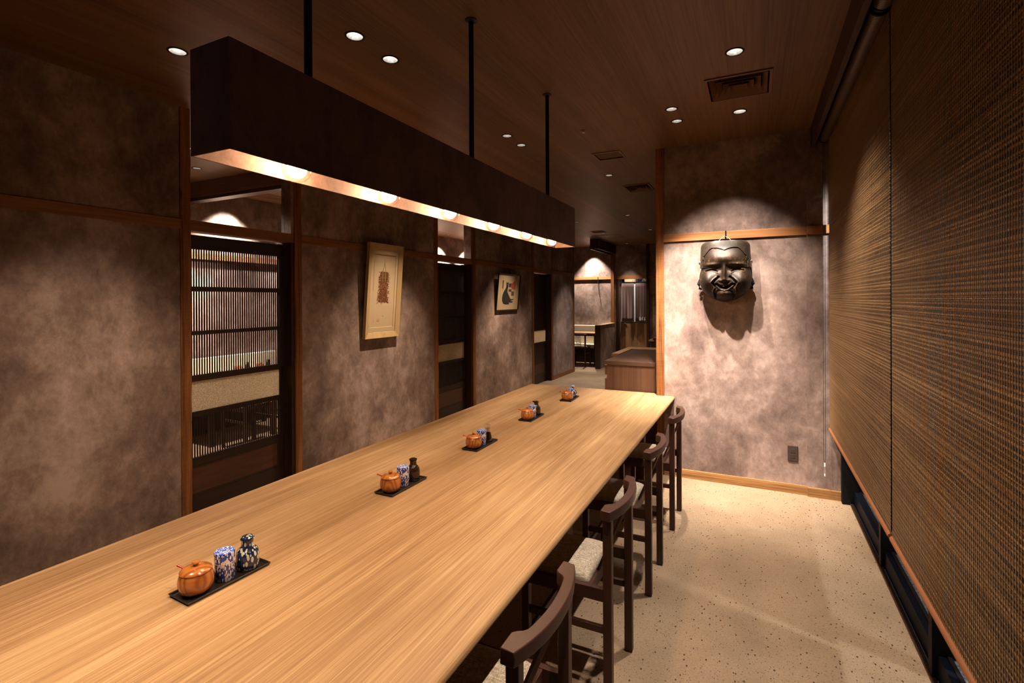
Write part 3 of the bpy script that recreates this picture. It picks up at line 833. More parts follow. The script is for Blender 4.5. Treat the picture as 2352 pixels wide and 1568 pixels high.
# ================================================================== pendant
PX0, PX1, PY0, PY1, PZ0, PZ1 = -1.325, -1.170, 0.806, 3.435, 1.978, 2.256
pl = thing('pendant_light', 'long dark rusted steel box pendant with six glass globes above the table', 'pendant light', (-1.2475, 2.12, PZ0))
def P(x0, x1, y0, y1, z0, z1): return box(x0 + 1.2475, x1 + 1.2475, y0 - 2.12, y1 - 2.12, z0 - PZ0, z1 - PZ0)
sh = P(PX1 - .003, PX1, PY0, PY1, PZ0, PZ1)
for q in ((PX0, PX0 + .003, PY0, PY1, PZ0, PZ1), (PX0 + .003, PX1 - .003, PY0, PY0 + .003, PZ0, PZ1), (PX0 + .003, PX1 - .003, PY1 - .003, PY1, PZ0, PZ1), (PX0 + .003, PX1 - .003, PY0 + .003, PY1 - .003, PZ1 - .003, PZ1)):
    b_ = P(*q); sh.add(b_.v, b_.f)
sh.build('shade', 'shade', pl)
ln = P(PX1 - .0045, PX1 - .0032, PY0 + .004, PY1 - .004, PZ0 + .0005, PZ1 - .004)
for q in ((PX0 + .0032, PX0 + .0045, PY0 + .004, PY1 - .004, PZ0 + .0005, PZ1 - .004), (PX0 + .005, PX1 - .005, PY0 + .0032, PY0 + .0045, PZ0 + .0005, PZ1 - .004), (PX0 + .005, PX1 - .005, PY1 - .0045, PY1 - .0032, PZ0 + .0005, PZ1 - .004), (PX0 + .005, PX1 - .005, PY0 + .005, PY1 - .005, PZ1 - .0048, PZ1 - .0035)):
    b_ = P(*q); ln.add(b_.v, b_.f)
o = ln.build('lining', 'shade_in', pl); o['label'] = 'copper brown inner lining'
for y in (1.12, 2.113, 3.104):
    MB().tube([(0, y - 2.12, PZ1 - PZ0), (0, y - 2.12, CEIL - PZ0 - .004)], 0.0125, 16).build('rod', 'black_metal', pl, 0, smooth=True)
    MB().lathe([(.030, 0), (.030, -.004), (.014, -.010)], 24, (0, y - 2.12, CEIL - PZ0)).build('ceiling_plate', 'black_metal', pl, 0, smooth=True)
for k in range(6):
    y = 1.075 + 0.4215 * k - 2.12
    gz = 2.000 - PZ0
    gp = [(0.0005, -.043)] + [(.043 * math.sin(a), -.043 * math.cos(a)) for a in [PI * j / 18 for j in range(1, 16)]] + [(.015, .048)]
    g = MB().lathe(gp, 32, (0, y, gz)).build('glass_globe', 'globe', pl, 0, smooth=True)
    MB().lathe([(.001, -.030), (.014, -.0265), (.025, -.016), (.029, 0), (.025, .016), (.014, .026), (.008, .036)], 24, (0, y, gz)).build('bulb', 'bulb', g, 0, smooth=True)
    MB().lathe([(.016, .046), (.018, .05), (.018, .10), (.016, .104)], 20, (0, y, gz)).build('socket', 'black_metal', g, 0, smooth=True)

# ================================================================== table
tb = thing('dining_table', 'very long pale oak communal table running away from the camera', 'table', (-1.39, 2.4, 0))
tt = MB()
x0, x1, y0, y1 = -2.12 + 1.39, -0.66 + 1.39, -0.05 - 2.4, 4.775 - 2.4
prof = [(x0 + .03, .682), (x1 - .03, .682), (x1 - .006, .692), (x1 - .001, .697), (x1, .703), (x1 - .0008, .708), (x1 - .003, .7130), (x1 - .0065, .7168), (x1 - .011, .7192), (x1 - .017, .720), (x0 + .017, .720), (x0 + .011, .7192), (x0 + .0065, .7168), (x0 + .003, .7130), (x0 + .0008, .708), (x0, .703), (x0 + .001, .697), (x0 + .006, .692)]
tt.prism(prof, y0, y1, 'Y')
tt.build('tabletop', 'table', tb, 0, smooth=True)
for yy in (-1.9, 0.0, 1.9):
    for sx in (-1, 1):
        MB().box(sx * .50 - .04, sx * .50 + .04, yy - .04, yy + .04, 0, .62).build('leg', 'chair', tb, .003)
    MB().box(-.54, .54, yy - .02, yy + .02, .62, .682).build('crossbar', 'chair', tb, .003)
for sx in (-1, 1):
    MB().box(sx * .42 - .015, sx * .42 + .015, -2.2, 2.2, .622, .681).build('apron', 'chair', tb, .002)

# ================================================================== chairs
def make_chair(label, loc, rz=0, group='dark dining chairs along the table', low=False):
    c = thing('dining_chair', label, 'chair', loc, rz, group)
    for sy in (-1, 1):
        # rear leg
        MB().box(.158, .193, sy * .175 - .0165, sy * .175 + .0165, 0.004, .744).build('leg', 'chair', c, .003)
        MB().box(-.188, -.156, sy * .185 - .016, sy * .185 + .016, 0.004, .415).build('leg', 'chair', c, .003)
        MB().box(-.156, .158, sy * .178 - .011, sy * .178 + .011, .412, .462).build('side_rail', 'chair', c, .002)
        MB().box(-.156, .158, sy * .178 - .009, sy * .178 + .009, .286, .313).build('stretcher', 'chair', c, .002)
        for xx in ((.1755, sy * .175), (-.172, sy * .185)):
            MB().lathe([(.011, 0), (.011, .004)], 12, (xx[0], xx[1], 0)).build('foot_pad', 'black', c)
    MB().box(.086, .106, -.167, .167, .412, .460).build('back_rail', 'chair', c, .002)
    MB().box(-.184, -.162, -.169, .169, .405, .455).build('front_rail', 'chair', c, .002)
    MB().box(-.180, -.164, -.169, .169, .180, .205).build('stretcher', 'chair', c, .002)
    # curved top rail
    n = 44; vs = []; fs = []
    for i in range(n + 1):
        u = -1 + 2 * i / n; y = .216 * u
        xo = .195 + .042 * (1 - abs(u) ** 2.1)      # outer edge
        q_ = max(0, min(1, (abs(u) - .60) / .13)); q_ = q_ * q_ * (3 - 2 * q_)
        xi = (xo - .035) * (1 - q_) + .156 * q_      # the tips widen over the legs
        vs += [(xi, y, .744), (xo - .003, y, .742), (xo, y, .766), (xo - .002, y, .781), (xi + .001, y, .784)]
    for i in range(n):
        for k in range(5):
            k2 = (k + 1) % 5
            fs.append((i * 5 + k, i * 5 + k2, (i + 1) * 5 + k2, (i + 1) * 5 + k))
    fs += [(4, 3, 2, 1, 0), tuple(n * 5 + k for k in range(5))]
    mb = MB(); mb.add(vs, fs); mb.build('top_rail', 'chair', c, .0025, 2, True)
    for k in range(6):
        y = (k - 2.5) * .021
        mb = MB()
        a = (.097, y * 1.0, .458); b = (.214, y * 1.15, .748)
        mb.add([(a[0] - .005, a[1] - .003, a[2]), (a[0] + .005, a[1] - .003, a[2]), (a[0] + .005, a[1] + .003, a[2]), (a[0] - .005, a[1] + .003, a[2]),
                (b[0] - .005, b[1] - .003, b[2]), (b[0] + .005, b[1] - .003, b[2]), (b[0] + .005, b[1] + .003, b[2]), (b[0] - .005, b[1] + .003, b[2])],
               [(0, 3, 2, 1), (4, 5, 6, 7), (0, 1, 5, 4), (1, 2, 6, 5), (2, 3, 7, 6), (3, 0, 4, 7)])
        mb.build('spindle', 'chair', c)
    # seat board and cushion
    MB().box(-.160, .086, -.167, .167, .440, .452).build('seat_board', 'chair', c, .001)
    g = MB(); nx, ny = 14, 16; vs = []; fs = []
    X0, X1, Y = -.178, .090, .163
    def top(u, v):
        e = (1 - abs(u) ** 5) * (1 - abs(v) ** 5)
        return .458 + .034 * max(0, e) ** 0.45
    for i in range(nx + 1):
        for j in range(ny + 1):
            u = -1 + 2 * i / nx; v = -1 + 2 * j / ny
            uu = math.copysign(abs(u) ** 0.8, u); vv = math.copysign(abs(v) ** 0.8, v)
            vs.append(((X0 + X1) / 2 + (X1 - X0) / 2 * uu, Y * vv, top(uu, vv)))
    for i in range(nx):
        for j in range(ny):
            a = i * (ny + 1) + j; fs.append((a, a + ny + 1, a + ny + 2, a + 1))
    g.add(vs, fs)
    o = g.build('cushion', 'cushion', c, 0, smooth=True); o['label'] = 'grey beige woven cushion'
    s = o.modifiers.new('s', 'SOLIDIFY'); s.thickness = .006; s.offset = 1
    return c
cl = ['dark brown curved back chair nearest the camera, cut off at bottom', 'dark brown curved back chair second from the camera', 'dark brown curved back chair third from the camera', 'dark brown curved back chair farthest along, beside the mask wall']
first = make_chair(cl[0], (-0.70, 1.254, 0))
for l, y, rz in zip(cl[1:], (2.098, 2.917, 3.766), (0.0, 0.0, 0.0)):
    c = copy_tree(first); c.location = (-0.70, y, 0); c.rotation_euler = (0, 0, rz); c['label'] = l

# ================================================================== condiment sets
def lathe_obj(name, prof, mat, parent, c=(0, 0, 0), seg=36, sx=1, sy=1):
    return MB().lathe(prof, seg, c, sx, sy).build(name, mat, parent, 0, smooth=True)
def tray(x, y, rz, lab):
    t = thing('condiment_tray', lab, 'tray', (x, y, .720), rz, 'black condiment trays down the table')
    w, l = .053, .132
    mb = MB()
    ri, ro = .0, .0
    def rect(a, b, z): return [(-a, -b, z), (a, -b, z), (a, b, z), (-a, b, z)]
    vs = rect(w - .005, l - .005, 0) + rect(w, l, .010) + rect(w - .004, l - .004, .0105) + rect(w - .008, l - .008, .004)
    fs = [(3, 2, 1, 0)] + [(r * 4 + k, r * 4 + (k + 1) % 4, (r + 1) * 4 + (k + 1) % 4, (r + 1) * 4 + k) for r in range(3) for k in range(4)] + [(12, 13, 14, 15)]
    mb.add(vs, fs); mb.build('dish', 'tray', t, .001)
    return t
def pot(x, y, lab, rz):
    t = thing('sugar_pot', lab, 'pot', (x, y, .7243), rz, 'turned wooden condiment pots')
    body = [(.001, 0), (.026, 0), (.034, .003), (.042, .012), (.0475, .026), (.0485, .038), (.046, .052), (.042, .062), (.040, .064), (.001, .064)]
    lathe_obj('body', body, 'pot', t)
    lid = lathe_obj('lid', [(.001, .064), (.0425, .064), (.0435, .067), (.042, .070), (.032, .0755), (.016, .079), (.006, .0795)], 'pot', t)
    lathe_obj('knob', [(.0055, .079), (.005, .083), (.009, .086), (.0105, .089), (.009, .092), (.001, .0935)], 'pot', lid, seg=20)
    a = 3.4
    p0 = (math.cos(a) * .036, math.sin(a) * .036, .063); p1 = (math.cos(a) * .066, math.sin(a) * .066, .073)
    s = thing('spoon', 'red lacquered spoon handle poking out of the ' + lab, 'spoon', (x, y, .7243), 0, None)
    MB().tube([p0, ((p0[0] + p1[0]) / 2, (p0[1] + p1[1]) / 2, (p0[2] + p1[2]) / 2 + .001), p1], [.0022, .0028, .0036], 10).build('handle', 'red', s, 0, smooth=True)
def canister(x, y, lab):
    t = thing('tea_canister', lab, 'canister', (x, y, .7243), 0, 'blue and white leaf print tins')
    lathe_obj('body', [(.001, 0), (.0275, 0), (.029, .002), (.029, .056)], 'can_blue', t)
    lathe_obj('seam', [(.0290, .0555), (.0294, .0555), (.0294, .0572), (.0290, .0572)], 'white_line', t)
    lathe_obj('lid', [(.029, .0572), (.0292, .086), (.0285, .0875)], 'can_blue', t)
    lathe_obj('lid_top', [(.0285, .0876), (.0280, .0882), (.001, .0886)], 'can_top', t)
def bottle(x, y, lab, style):
    t = thing('soy_bottle', lab, 'bottle', (x, y, .7243), 0, None)
    if style == 'leaf':
        lathe_obj('body', [(.001, 0), (.030, 0), (.0335, .004), (.035, .02), (.035, .042), (.033, .055), (.028, .064), (.020, .071), (.0185, .076), (.018, .088), (.020, .094), (.0215, .096)], 'navy_leaf', t)
        lathe_obj('lid', [(.0215, .0962), (.021, .099), (.016, .1035), (.001, .105)], 'navy_leaf', t)
    elif style == 'small':
        lathe_obj('body', [(.001, 0), (.028, 0), (.034, .006), (.037, .024), (.036, .042), (.030, .056), (.018, .066), (.0135, .074), (.013, .088), (.016, .093)], 'navy_small', t)
        lathe_obj('lid', [(.0175, .0932), (.0175, .098), (.012, .103), (.001, .104)], 'can_top', t)
    elif style in ('brown', 'spout'):
        lathe_obj('body', [(.001, 0), (.027, 0), (.0305, .004), (.0325, .02), (.0325, .045), (.030, .058), (.023, .068), (.0165, .075), (.016, .09), (.018, .096), (.0195, .099)], 'brown_glaze', t)
        b = lathe_obj('lid', [(.0195, .0992), (.019, .102), (.012, .1055), (.001, .1065)], 'brown_glaze', t)
        if style == 'spout':
            MB().tube([(-.012, 0, .096), (-.022, 0, .099), (-.030, 0, .100)], [.008, .006, .0035], 10).build('spout', 'brown_glaze', t, 0, smooth=True)
    else:
        lathe_obj('body', [(.001, 0), (.027, 0), (.030, .003), (.027, .03), (.020, .055), (.0135, .064), (.013, .068)], 'bottle_glass', t)
        lathe_obj('sauce', [(.001, .004), (.0262, .004), (.0285, .006), (.0255, .03), (.0185, .055), (.001, .056)], 'soy', t)
        lathe_obj('neck', [(.0135, .068), (.014, .075), (.0175, .080)], 'bottle_glass', t)
        MB().lathe([(.006, .070), (.010, .078), (.016, .084), (.0145, .088), (.020, .096), (.012, .104), (.001, .105)], 8).build('stopper', 'bottle_glass', t)
sets = [(-1.516, 1.012, -.05, 'nearest'), (-1.511, 1.894, .0, 'second'), (-1.503, 2.632, .0, 'third'), (-1.505, 3.405, .02, 'fourth'), (-1.483, 4.190, .05, 'farthest')]
styles = ['leaf', 'brown', 'glass', 'spout', 'small']
blab = ['navy bottle painted with large pale leaves on the nearest tray', 'dark brown glazed bottle on the second tray', 'clear glass soy bottle with faceted stopper on the third tray',
        'dark brown bottle with a little spout on the fourth tray', 'small flowered navy bottle on the farthest tray']
for (x, y, rz, w), st, bl in zip(sets, styles, blab):
    tray(x, y, rz, 'black lacquer tray holding the %s condiment set' % w)
    c, s = math.cos(rz), math.sin(rz)
    def at(dx, dy): return x + dx * c - dy * s, y + dx * s + dy * c
    k = {'nearest': 0.0}.get(w, 0.0)
    px, py = at(0.0, -.080); pot(px, py, 'turned wooden pot on the %s tray' % w, 0.3 + 0.9 * y)
    px, py = at(0.004, .005); canister(px, py, 'blue tin with white leaves on the %s tray' % w)
    px, py = at(0.006, .080); bottle(px, py, bl, st)

# ================================================================== pictures
def picture(y0, y1, z0, z1, xb, xt, lab, name, fw, fd, fmat):
    """a picture leaning out from the wall at the top; local: u to the right (+y), v up, w out (+x)"""
    h = z1 - z0; ang = math.atan2(xt - xb, h)
    t = thing('framed_picture', lab, 'picture', (xb, (y0 + y1) / 2, z0))
    t.rotation_euler = (0, ang, 0)
    w = (y1 - y0) / 2; L = h / math.cos(ang)
    # mitred frame members
    mem = []
    def quad(a, b, c, d, th0, th1):
        # a,b outer; c,d inner (u,v)
        vs = [(0, a[0], a[1]), (0, b[0], b[1]), (0, c[0], c[1]), (0, d[0], d[1]), (fd, a[0], a[1]), (fd, b[0], b[1]), (fd * .62, c[0], c[1]), (fd * .62, d[0], d[1])]
        return MB().add(vs, [(0, 1, 2, 3), (4, 7, 6, 5), (0, 4, 5, 1), (1, 5, 6, 2), (2, 6, 7, 3), (3, 7, 4, 0)])
    o = [(-w, 0), (w, 0), (w, L), (-w, L)]; i_ = [(-w + fw, fw), (w - fw, fw), (w - fw, L - fw), (-w + fw, L - fw)]
    for k in range(4):
        quad(o[k], o[(k + 1) % 4], i_[(k + 1) % 4], i_[k], 0, 0).build('frame_member', fmat, t, .001)
    return t, w, L
def flat(parent, name, polys, x, mat, th=.0006):
    mb = MB()
    for p in polys: mb.prism(p, x, x + th, 'X')
    return mb.build(name, mat, parent)
def rect(u0, u1, v0, v1): return [(u0, v0), (u1, v0), (u1, v1), (u0, v1)]

p, w, L = picture(3.91, 4.447, 1.205, 2.195, XL + .012, XL + .088, 'tall pale framed drawing of a bunch of dried chillies', 'x', .058, .040, 'frame_pale')
MB().box(.002, .008, -w + .05, w - .05, .05, L - .05).build('paper', 'print_paper', p)
mt_ = MB(); mi = .100
for q in (rect(-w + .055, w - .055, .055, mi + .01), rect(-w + .055, w - .055, L - mi - .01, L - .055), rect(-w + .055, -w + mi - .01, mi + .01, L - mi - .01), rect(w - mi + .01, w - .055, mi + .01, L - mi - .01)):
    mt_.prism(q, .008, .016, 'X')
mt_.build('mount', 'mount', p)
R = random.Random(4)
pol = []
for k in range(330):
    v = R.uniform(.37, .70); fr = (v - .37) / .33
    half = .078 - .016 * fr
    u = R.uniform(-half, half) * 1.1 + .006
    a = R.choice((0, PI)) + R.uniform(-.9, .9) if abs(u) > half * .6 else R.uniform(0, 2 * PI)
    if abs(u) > half * .6: a = (0 if u > 0 else PI) + R.uniform(-.8, .8)
    ln_ = R.uniform(.018, .034); wd = R.uniform(.003, .0055)
    du, dv = math.cos(a), math.sin(a)
    pol.append([(u - dv * wd, v + du * wd), (u - du * wd, v - dv * wd), (u + dv * wd, v - du * wd), (u + du * ln_, v + dv * ln_)])
o = flat(p, 'chilli_drawing', pol, .0082, 'chili', .0004); o['kind'] = 'stuff'; o['label'] = 'printed bunch of dried chillies'
cordp = []
def stroke(pts, wd):
    out = []
    for a, b in zip(pts, pts[1:]):
        dx, dy = b[0] - a[0], b[1] - a[1]; l = math.hypot(dx, dy) or 1; nx, ny = -dy / l * wd, dx / l * wd
        out.append([(a[0] - nx, a[1] - ny), (b[0] - nx, b[1] - ny), (b[0] + nx, b[1] + ny), (a[0] + nx, a[1] + ny)])
    return out
cordp += stroke([(-.016, .60), (-.014, .70), (-.006, .75), (.006, .795)], .004) + stroke([(.030, .60), (.026, .70), (.018, .75), (.006, .795)], .004)
cordp += stroke([(.006, .79), (-.004, .83)], .0015) + stroke([(.006, .79), (.038, .82)], .0015) + stroke([(.006, .79), (.016, .835)], .0015)
flat(p, 'straw_cord', cordp, .0088, 'straw', .0004)
bl_ = [(.006 + (.060 if k % 2 else .072) * sx * (1 - .16 * (v - .36) / .34), v) for sx in (1,) for k, v in enumerate([.375 + .0125 * j for j in range(27)])]
br_ = [(.006 - (.072 if k % 2 else .058) * (1 - .16 * (v - .36) / .34), v) for k, v in enumerate([.375 + .0125 * j for j in range(27)])]
flat(p, 'bunch_base', [[bl_[j], bl_[j + 1], br_[j + 1], br_[j]] for j in range(26)], .0080, 'chili', .0001)  # solid base shape of the drawn bunch, under the single chillies
pol2 = []
for k in range(260):
    v = R.uniform(.375, .70); u = R.uniform(-.07, .07) + .006; a = R.uniform(0, 2 * PI); ln_ = R.uniform(.012, .026); wd = R.uniform(.002, .004)
    du, dv = math.cos(a), math.sin(a)
    pol2.append([(u - dv * wd, v + du * wd), (u - du * wd, v - dv * wd), (u + dv * wd, v - du * wd), (u + du * ln_, v + dv * ln_)])
o = flat(p, 'pale_chillies', pol2, .0087, 'chili_pale', .0003); o['kind'] = 'stuff'
wr_ = []
for k in range(30):
    v = .80 - k * .0105
    wr_.append(rect(-w + .112, -w + .117, v, v + .006))
flat(p, 'small_writing', wr_, .0084, 'ink', .0003)
flat(p, 'slice_sketch', [[(-.055 + .020 * math.cos(a), .185 + .017 * math.sin(a)) for a in [2 * PI * j / 14 for j in range(14)]]], .0084, 'orange_ink', .0003)
flat(p, 'slice_core', [[(-.058 + .011 * math.cos(a), .187 + .007 * math.sin(a)) for a in [2 * PI * j / 12 for j in range(12)]]], .0088, 'mount', .0003)
flat(p, 'chilli_sketch', [[(.012 + .012 * math.cos(a) , .195 + .035 * math.sin(a)) for a in [2 * PI * j / 14 for j in range(14)]]], .0084, 'mount', .0003)
flat(p, 'chilli_cap', [[(.014 + .011 * math.cos(a) , .228 + .009 * math.sin(a)) for a in [2 * PI * j / 10 for j in range(10)]]], .0088, 'orange_ink', .0003)
flat(p, 'signature', [rect(-.128, -.123, .205, .212), rect(-.128, -.123, .188, .195), rect(-.129, -.122, .168, .178)], .0084, 'orange_ink', .0003)
MB().box(.018, .020, -w + .052, w - .052, .052, L - .052).build('glass', 'picture_glass', p)
MB().tube([(-.0, -.12, L - .06), (-.01, 0, L + .0)], .001, 6).build('wire', 'black', p)

p, w, L = picture(6.82, 7.604, 1.427, 2.012, XL + .010, XL + .065, 'smaller dark framed print of a seated black cat', 'x', .016, .022, 'dark_wood')
MB().box(.001, .006, -w + .014, w - .014, .014, L - .014).build('paper', 'mount', p)
flat(p, 'print_sheet', [rect(-w + .085, w - .085, .075, L - .075)], .0062, 'print_paper', .0004)
cat = [(-.165, .10), (-.07, .088), (-.02, .094), (.01, .085), (.05, .092), (.06, .105), (.035, .125), (.10, .118), (.19, .120), (.20, .138), (.13, .146), (.10, .155), (.18, .162), (.225, .170), (.225, .182), (.14, .176), (.09, .185), (.04, .225), (-.01, .27), (-.045, .30), (-.04, .345), (-.028, .385), (-.022, .425), (-.022, .47), (-.045, .452), (-.085, .452), (-.108, .475), (-.110, .43), (-.105, .39), (-.12, .36), (-.17, .315), (-.215, .26), (-.235, .20), (-.22, .14)]
cat = [(u * .92, v * .97 + .01) for u, v in cat]
flat(p, 'cat_shape', [cat], .0068, 'cat_ink', .0004)
flat(p, 'cat_eyes', [rect(-.088, -.078, .415, .421), rect(-.060, -.050, .415, .421)], .0074, 'mount', .0003)
flat(p, 'butterfly_shape', [[(-.235, .36), (-.205, .34), (-.19, .37), (-.195, .42), (-.19, .47), (-.215, .49), (-.24, .47), (-.232, .42)]], .0068, 'grey_ink_reflection', .0004)
flat(p, 'red_reflection', [[(.06, .40), (.14, .46), (.24, .50), (.24, .34), (.12, .345)]], .0068, 'reflection_red', .0004)  # flat colour blocks from here paint the reflection in the glass
flat(p, 'blue_reflection', [rect(-.005, .09, .375, .44), rect(.0, .10, .305, .345)], .0067, 'reflection_blue', .0004)  # blue part of the painted glass reflection
flat(p, 'brown_reflection', [rect(.10, .20, .24, .31)], .0067, 'grey_ink_reflection', .0003)  # brown part of the painted glass reflection
MB().box(.010, .012, -w + .014, w - .014, .014, L - .014).build('glass', 'picture_glass', p)
MB().tube([(.002, -.10, L - .02), (-.03, -.02, L + .10), (.002, .07, L - .02)], .0022, 6).build('wire', 'black', p)

# ================================================================== the mask
mk = thing('carved_mask', 'large dark carved smiling mask with round cheeks hung on the rail', 'mask', (MASKX, 4.60, MASKZ))
def halfw(z):
    if z > .03:
        t = (z - .03) / .225
        w_ = .197 - .010 * t
        if z > .205: w_ -= .05 * (1 - math.sqrt(max(0, 1 - ((z - .205) / .0505) ** 2)))
        return w_
    if z > -.06: return .188 + .017 * math.sin((.03 - z) / .09 * PI / 2)
    t = (-.06 - z) / .1951
    return .205 * max(0.0, 1 - t ** 2.15) ** 0.56
def G(x, z, cx, cz, sx, sz): return math.exp(-((x - cx) / sx) ** 2 - ((z - cz) / sz) ** 2)
def seg_d(x, z, pts):
    best = 9
    for (ax, az), (bx, bz) in zip(pts, pts[1:]):
        dx, dz = bx - ax, bz - az; t = max(0, min(1, ((x - ax) * dx + (z - az) * dz) / (dx * dx + dz * dz)))
        best = min(best, math.hypot(x - ax - t * dx, z - az - t * dz))
    return best
def hairline(x):
    a = abs(x)
    if a < .095: return .172 + .022 * math.sin(min(1, a / .075) * PI / 2)
    if a < .15: return .194 - .055 * ((a - .095) / .055) ** 1.6
    return .139 - .9 * (a - .15) * (1 if a < .17 else 1) - (0.02 if a > .168 else 0)
def depth(x, z):
    """how far the carved surface stands out (metres, towards the room)"""
    w_ = halfw(z)
    u = min(1, abs(x) / max(w_, 1e-4))
    base = .125 * (1 - u ** 2.6) ** 0.55
    zz = (z + .02) / .25
    base *= (1 - .30 * max(0, abs(zz)) ** 2.4) if z < 0 else (1 - .16 * max(0, zz) ** 2)
    if z < -.17: base *= max(0.25, 1 - ((-.17 - z) / .09) ** 1.6 * .75)
    d = base
    d += .034 * G(x, z, 0, .105, .115, .048)                       # forehead
    d += .014 * (G(x, z, -.095, .052, .055, .016) + G(x, z, .095, .052, .055, .016))   # brow
    d -= .028 * (G(x, z, -.085, .020, .060, .028) + G(x, z, .085, .020, .060, .028))   # sockets
    d += .015 * (G(x, z, -.095, .022, .042, .013) + G(x, z, .095, .022, .042, .013))   # lids
    for s in (-1, 1):
        arc = [(s * .055, -.004), (s * .075, .008), (s * .10, .013), (s * .125, .008), (s * .148, .002)]
        q = seg_d(x, z, arc); d -= .012 * math.exp(-(q / .0035) ** 2)
        d += .006 * math.exp(-(seg_d(x, z, [(a, b - .010) for a, b in arc]) / .006) ** 2)
        d += .040 * G(x, z, s * .135, -.075, .055, .060)            # cheeks
        d += .016 * G(x, z, s * .150, -.145, .050, .050)            # jowls
        fold = [(s * .046, -.052), (s * .072, -.074), (s * .090, -.098), (s * .078, -.122), (s * .066, -.142), (s * .076, -.175), (s * .068, -.212)]
        q = seg_d(x, z, fold); d -= (.020 if z > -.11 else .020 - .011 * min(1, (-.11 - z) / .03)) * math.exp(-(q / .008) ** 2)
        d += .009 * math.exp(-(seg_d(x, z, [(a + s * .014, b) for a, b in fold]) / .008) ** 2)
        d += .012 * G(x, z, s * .028, -.080, .014, .010)            # nostril wings
    d += .034 * math.exp(-(x / (.012 + .05 * max(0, -z))) ** 2) * (1 / (1 + math.exp((z - .035) / .012))) * (1 / (1 + math.exp((-.086 - z) / .006)))   # nose ridge
    d += .016 * G(x, z, 0, -.074, .020, .014)
    d += .006 * G(x, z, 0, -.110, .055, .014)                     # upper lip
    mouth = [(-.060, -.112), (-.038, -.130), (0, -.140), (.038, -.130), (.060, -.112)]
    q = seg_d(x, z, mouth); d -= .030 * math.exp(-(q / .0085) ** 2)
    lowl = [(-.056, -.124), (-.034, -.152), (0, -.162), (.034, -.152), (.056, -.124)]
    d += .012 * math.exp(-(seg_d(x, z, lowl) / .007) ** 2)
    rr = math.hypot(x / 1.15, (z + .208))
    d += .028 * math.exp(-(rr / .044) ** 4)                       # chin ball
    d -= .016 * math.exp(-((rr - .062) / .007) ** 2) * (1 / (1 + math.exp((z + .165) / .006)))
    return d
def hm(zt, zb, inside, off, nu=180, nv=240):
    vs = []; fs = []; ok = []
    for j in range(nv + 1):
        z = zb + (zt - zb) * j / nv
        w_ = halfw(z)
        for i in range(nu + 1):
            u = -1 + 2 * i / nu
            u = math.sin(u * PI / 2)
            x = u * (w_ + off * 0.6)
            d = depth(min(w_, max(-w_, x)), z) + off
            if off: d = max(d, 0.0)
            vs.append((x, -d, z)); ok.append(inside(x, z))
    for j in range(nv):
        for i in range(nu):
            a = j * (nu + 1) + i; q = (a, a + 1, a + nu + 2, a + nu + 1)
            if all(ok[k] for k in q): fs.append(q)
    return vs, fs
def smooth_cap_depth_patch(): pass
v_, f_ = hm(.254, -.2545, lambda x, z: True, 0)
# close the back so the mask is solid: wall side rim
mb = MB(); mb.add(v_, f_)
nu = 180; nv = 240
back = [(x, .035, z) for (x, y, z) in v_]
n0 = len(mb.v)
ring = [i for i in range(nu + 1)] + [j * (nu + 1) + nu for j in range(1, nv + 1)] + [nv * (nu + 1) + i for i in range(nu - 1, -1, -1)] + [j * (nu + 1) for j in range(nv - 1, 0, -1)]
rv = [(v_[i][0] * .93, .030, v_[i][2] * .95) for i in ring]
mb.add(rv, [])
for k in range(len(ring)):
    k2 = (k + 1) % len(ring)
    mb.f.append((ring[k], ring[k2], n0 + k2, n0 + k))
fo = mb.build('face', 'mask', mk, 0, smooth=True)
# cap above the hairline, standing proud of the face
def cap_in(x, z): return z > hairline(x) or (abs(x) > .176 and z > .028)
def hmcap():
    zt, zb = .254, .028; nu, nv = 200, 130
    vs = []; fs = []; ok = []
    for j in range(nv + 1):
        z = zb + (zt - zb) * j / nv; w_ = halfw(z)
        for i in range(nu + 1):
            u = math.sin((-1 + 2 * i / nu) * PI / 2); x = u * (w_ + .004)
            a = min(1, abs(x) / (w_ + .004))
            d = .120 * (1 - a ** 2.8) ** .55 * (1 - .30 * max(0, (z - .10) / .15) ** 2) + .006
            d = max(d, depth(max(-w_, min(w_, x)), z) + .007)
            vs.append((x, -d, z)); ok.append(cap_in(x, z))
    for j in range(nv):
        for i in range(nu):
            a = j * (nu + 1) + i; q = (a, a + 1, a + nu + 2, a + nu + 1)
            if all(ok[k] for k in q): fs.append(q)
    # top face going back to the wall
    top = [nv * (nu + 1) + i for i in range(nu + 1)]
    n0 = len(vs)
    for i in top: vs.append((vs[i][0] * .97, .03, vs[i][2] + .004))
    for k in range(len(top) - 1): fs.append((top[k], top[k + 1], n0 + k + 1, n0 + k))
    # side skirts
    for side in (0, nu):
        col = [j * (nu + 1) + side for j in range(nv + 1)]
        n1 = len(vs)
        for i in col: vs.append((vs[i][0], .03, vs[i][2]))
        for k in range(len(col) - 1): fs.append((col[k], col[k + 1], n1 + k + 1, n1 + k))
    return vs, fs
v_, f_ = hmcap()
mb = MB(); mb.add(v_, f_)
co = mb.build('cap', 'mask_cap', mk, 0, smooth=True)
so = co.modifiers.new('s', 'SOLIDIFY'); so.thickness = .010; so.offset = -1
for sx in (-1, 1):
    pts = [(sx * (.192 + .014 * math.sin(a)), .0 - .014 * math.cos(a) , .078 + .010 * math.sin(2 * a)) for a in [2 * PI * k / 16 for k in range(17)]]
    MB().tube(pts, .0045, 8).build('cord_knot', 'string', mk, 0, smooth=True)
    q = MB(); q.tube([(sx * .186, .025, -.03), (sx * .206, .03, -.07), (sx * .214, .03, -.105), (sx * .207, .03, -.14), (sx * .190, .03, -.150)], [.004, .010, .014, .012, .005], 10)
    q.build('side_ribbon', 'black', mk, 0, smooth=True)
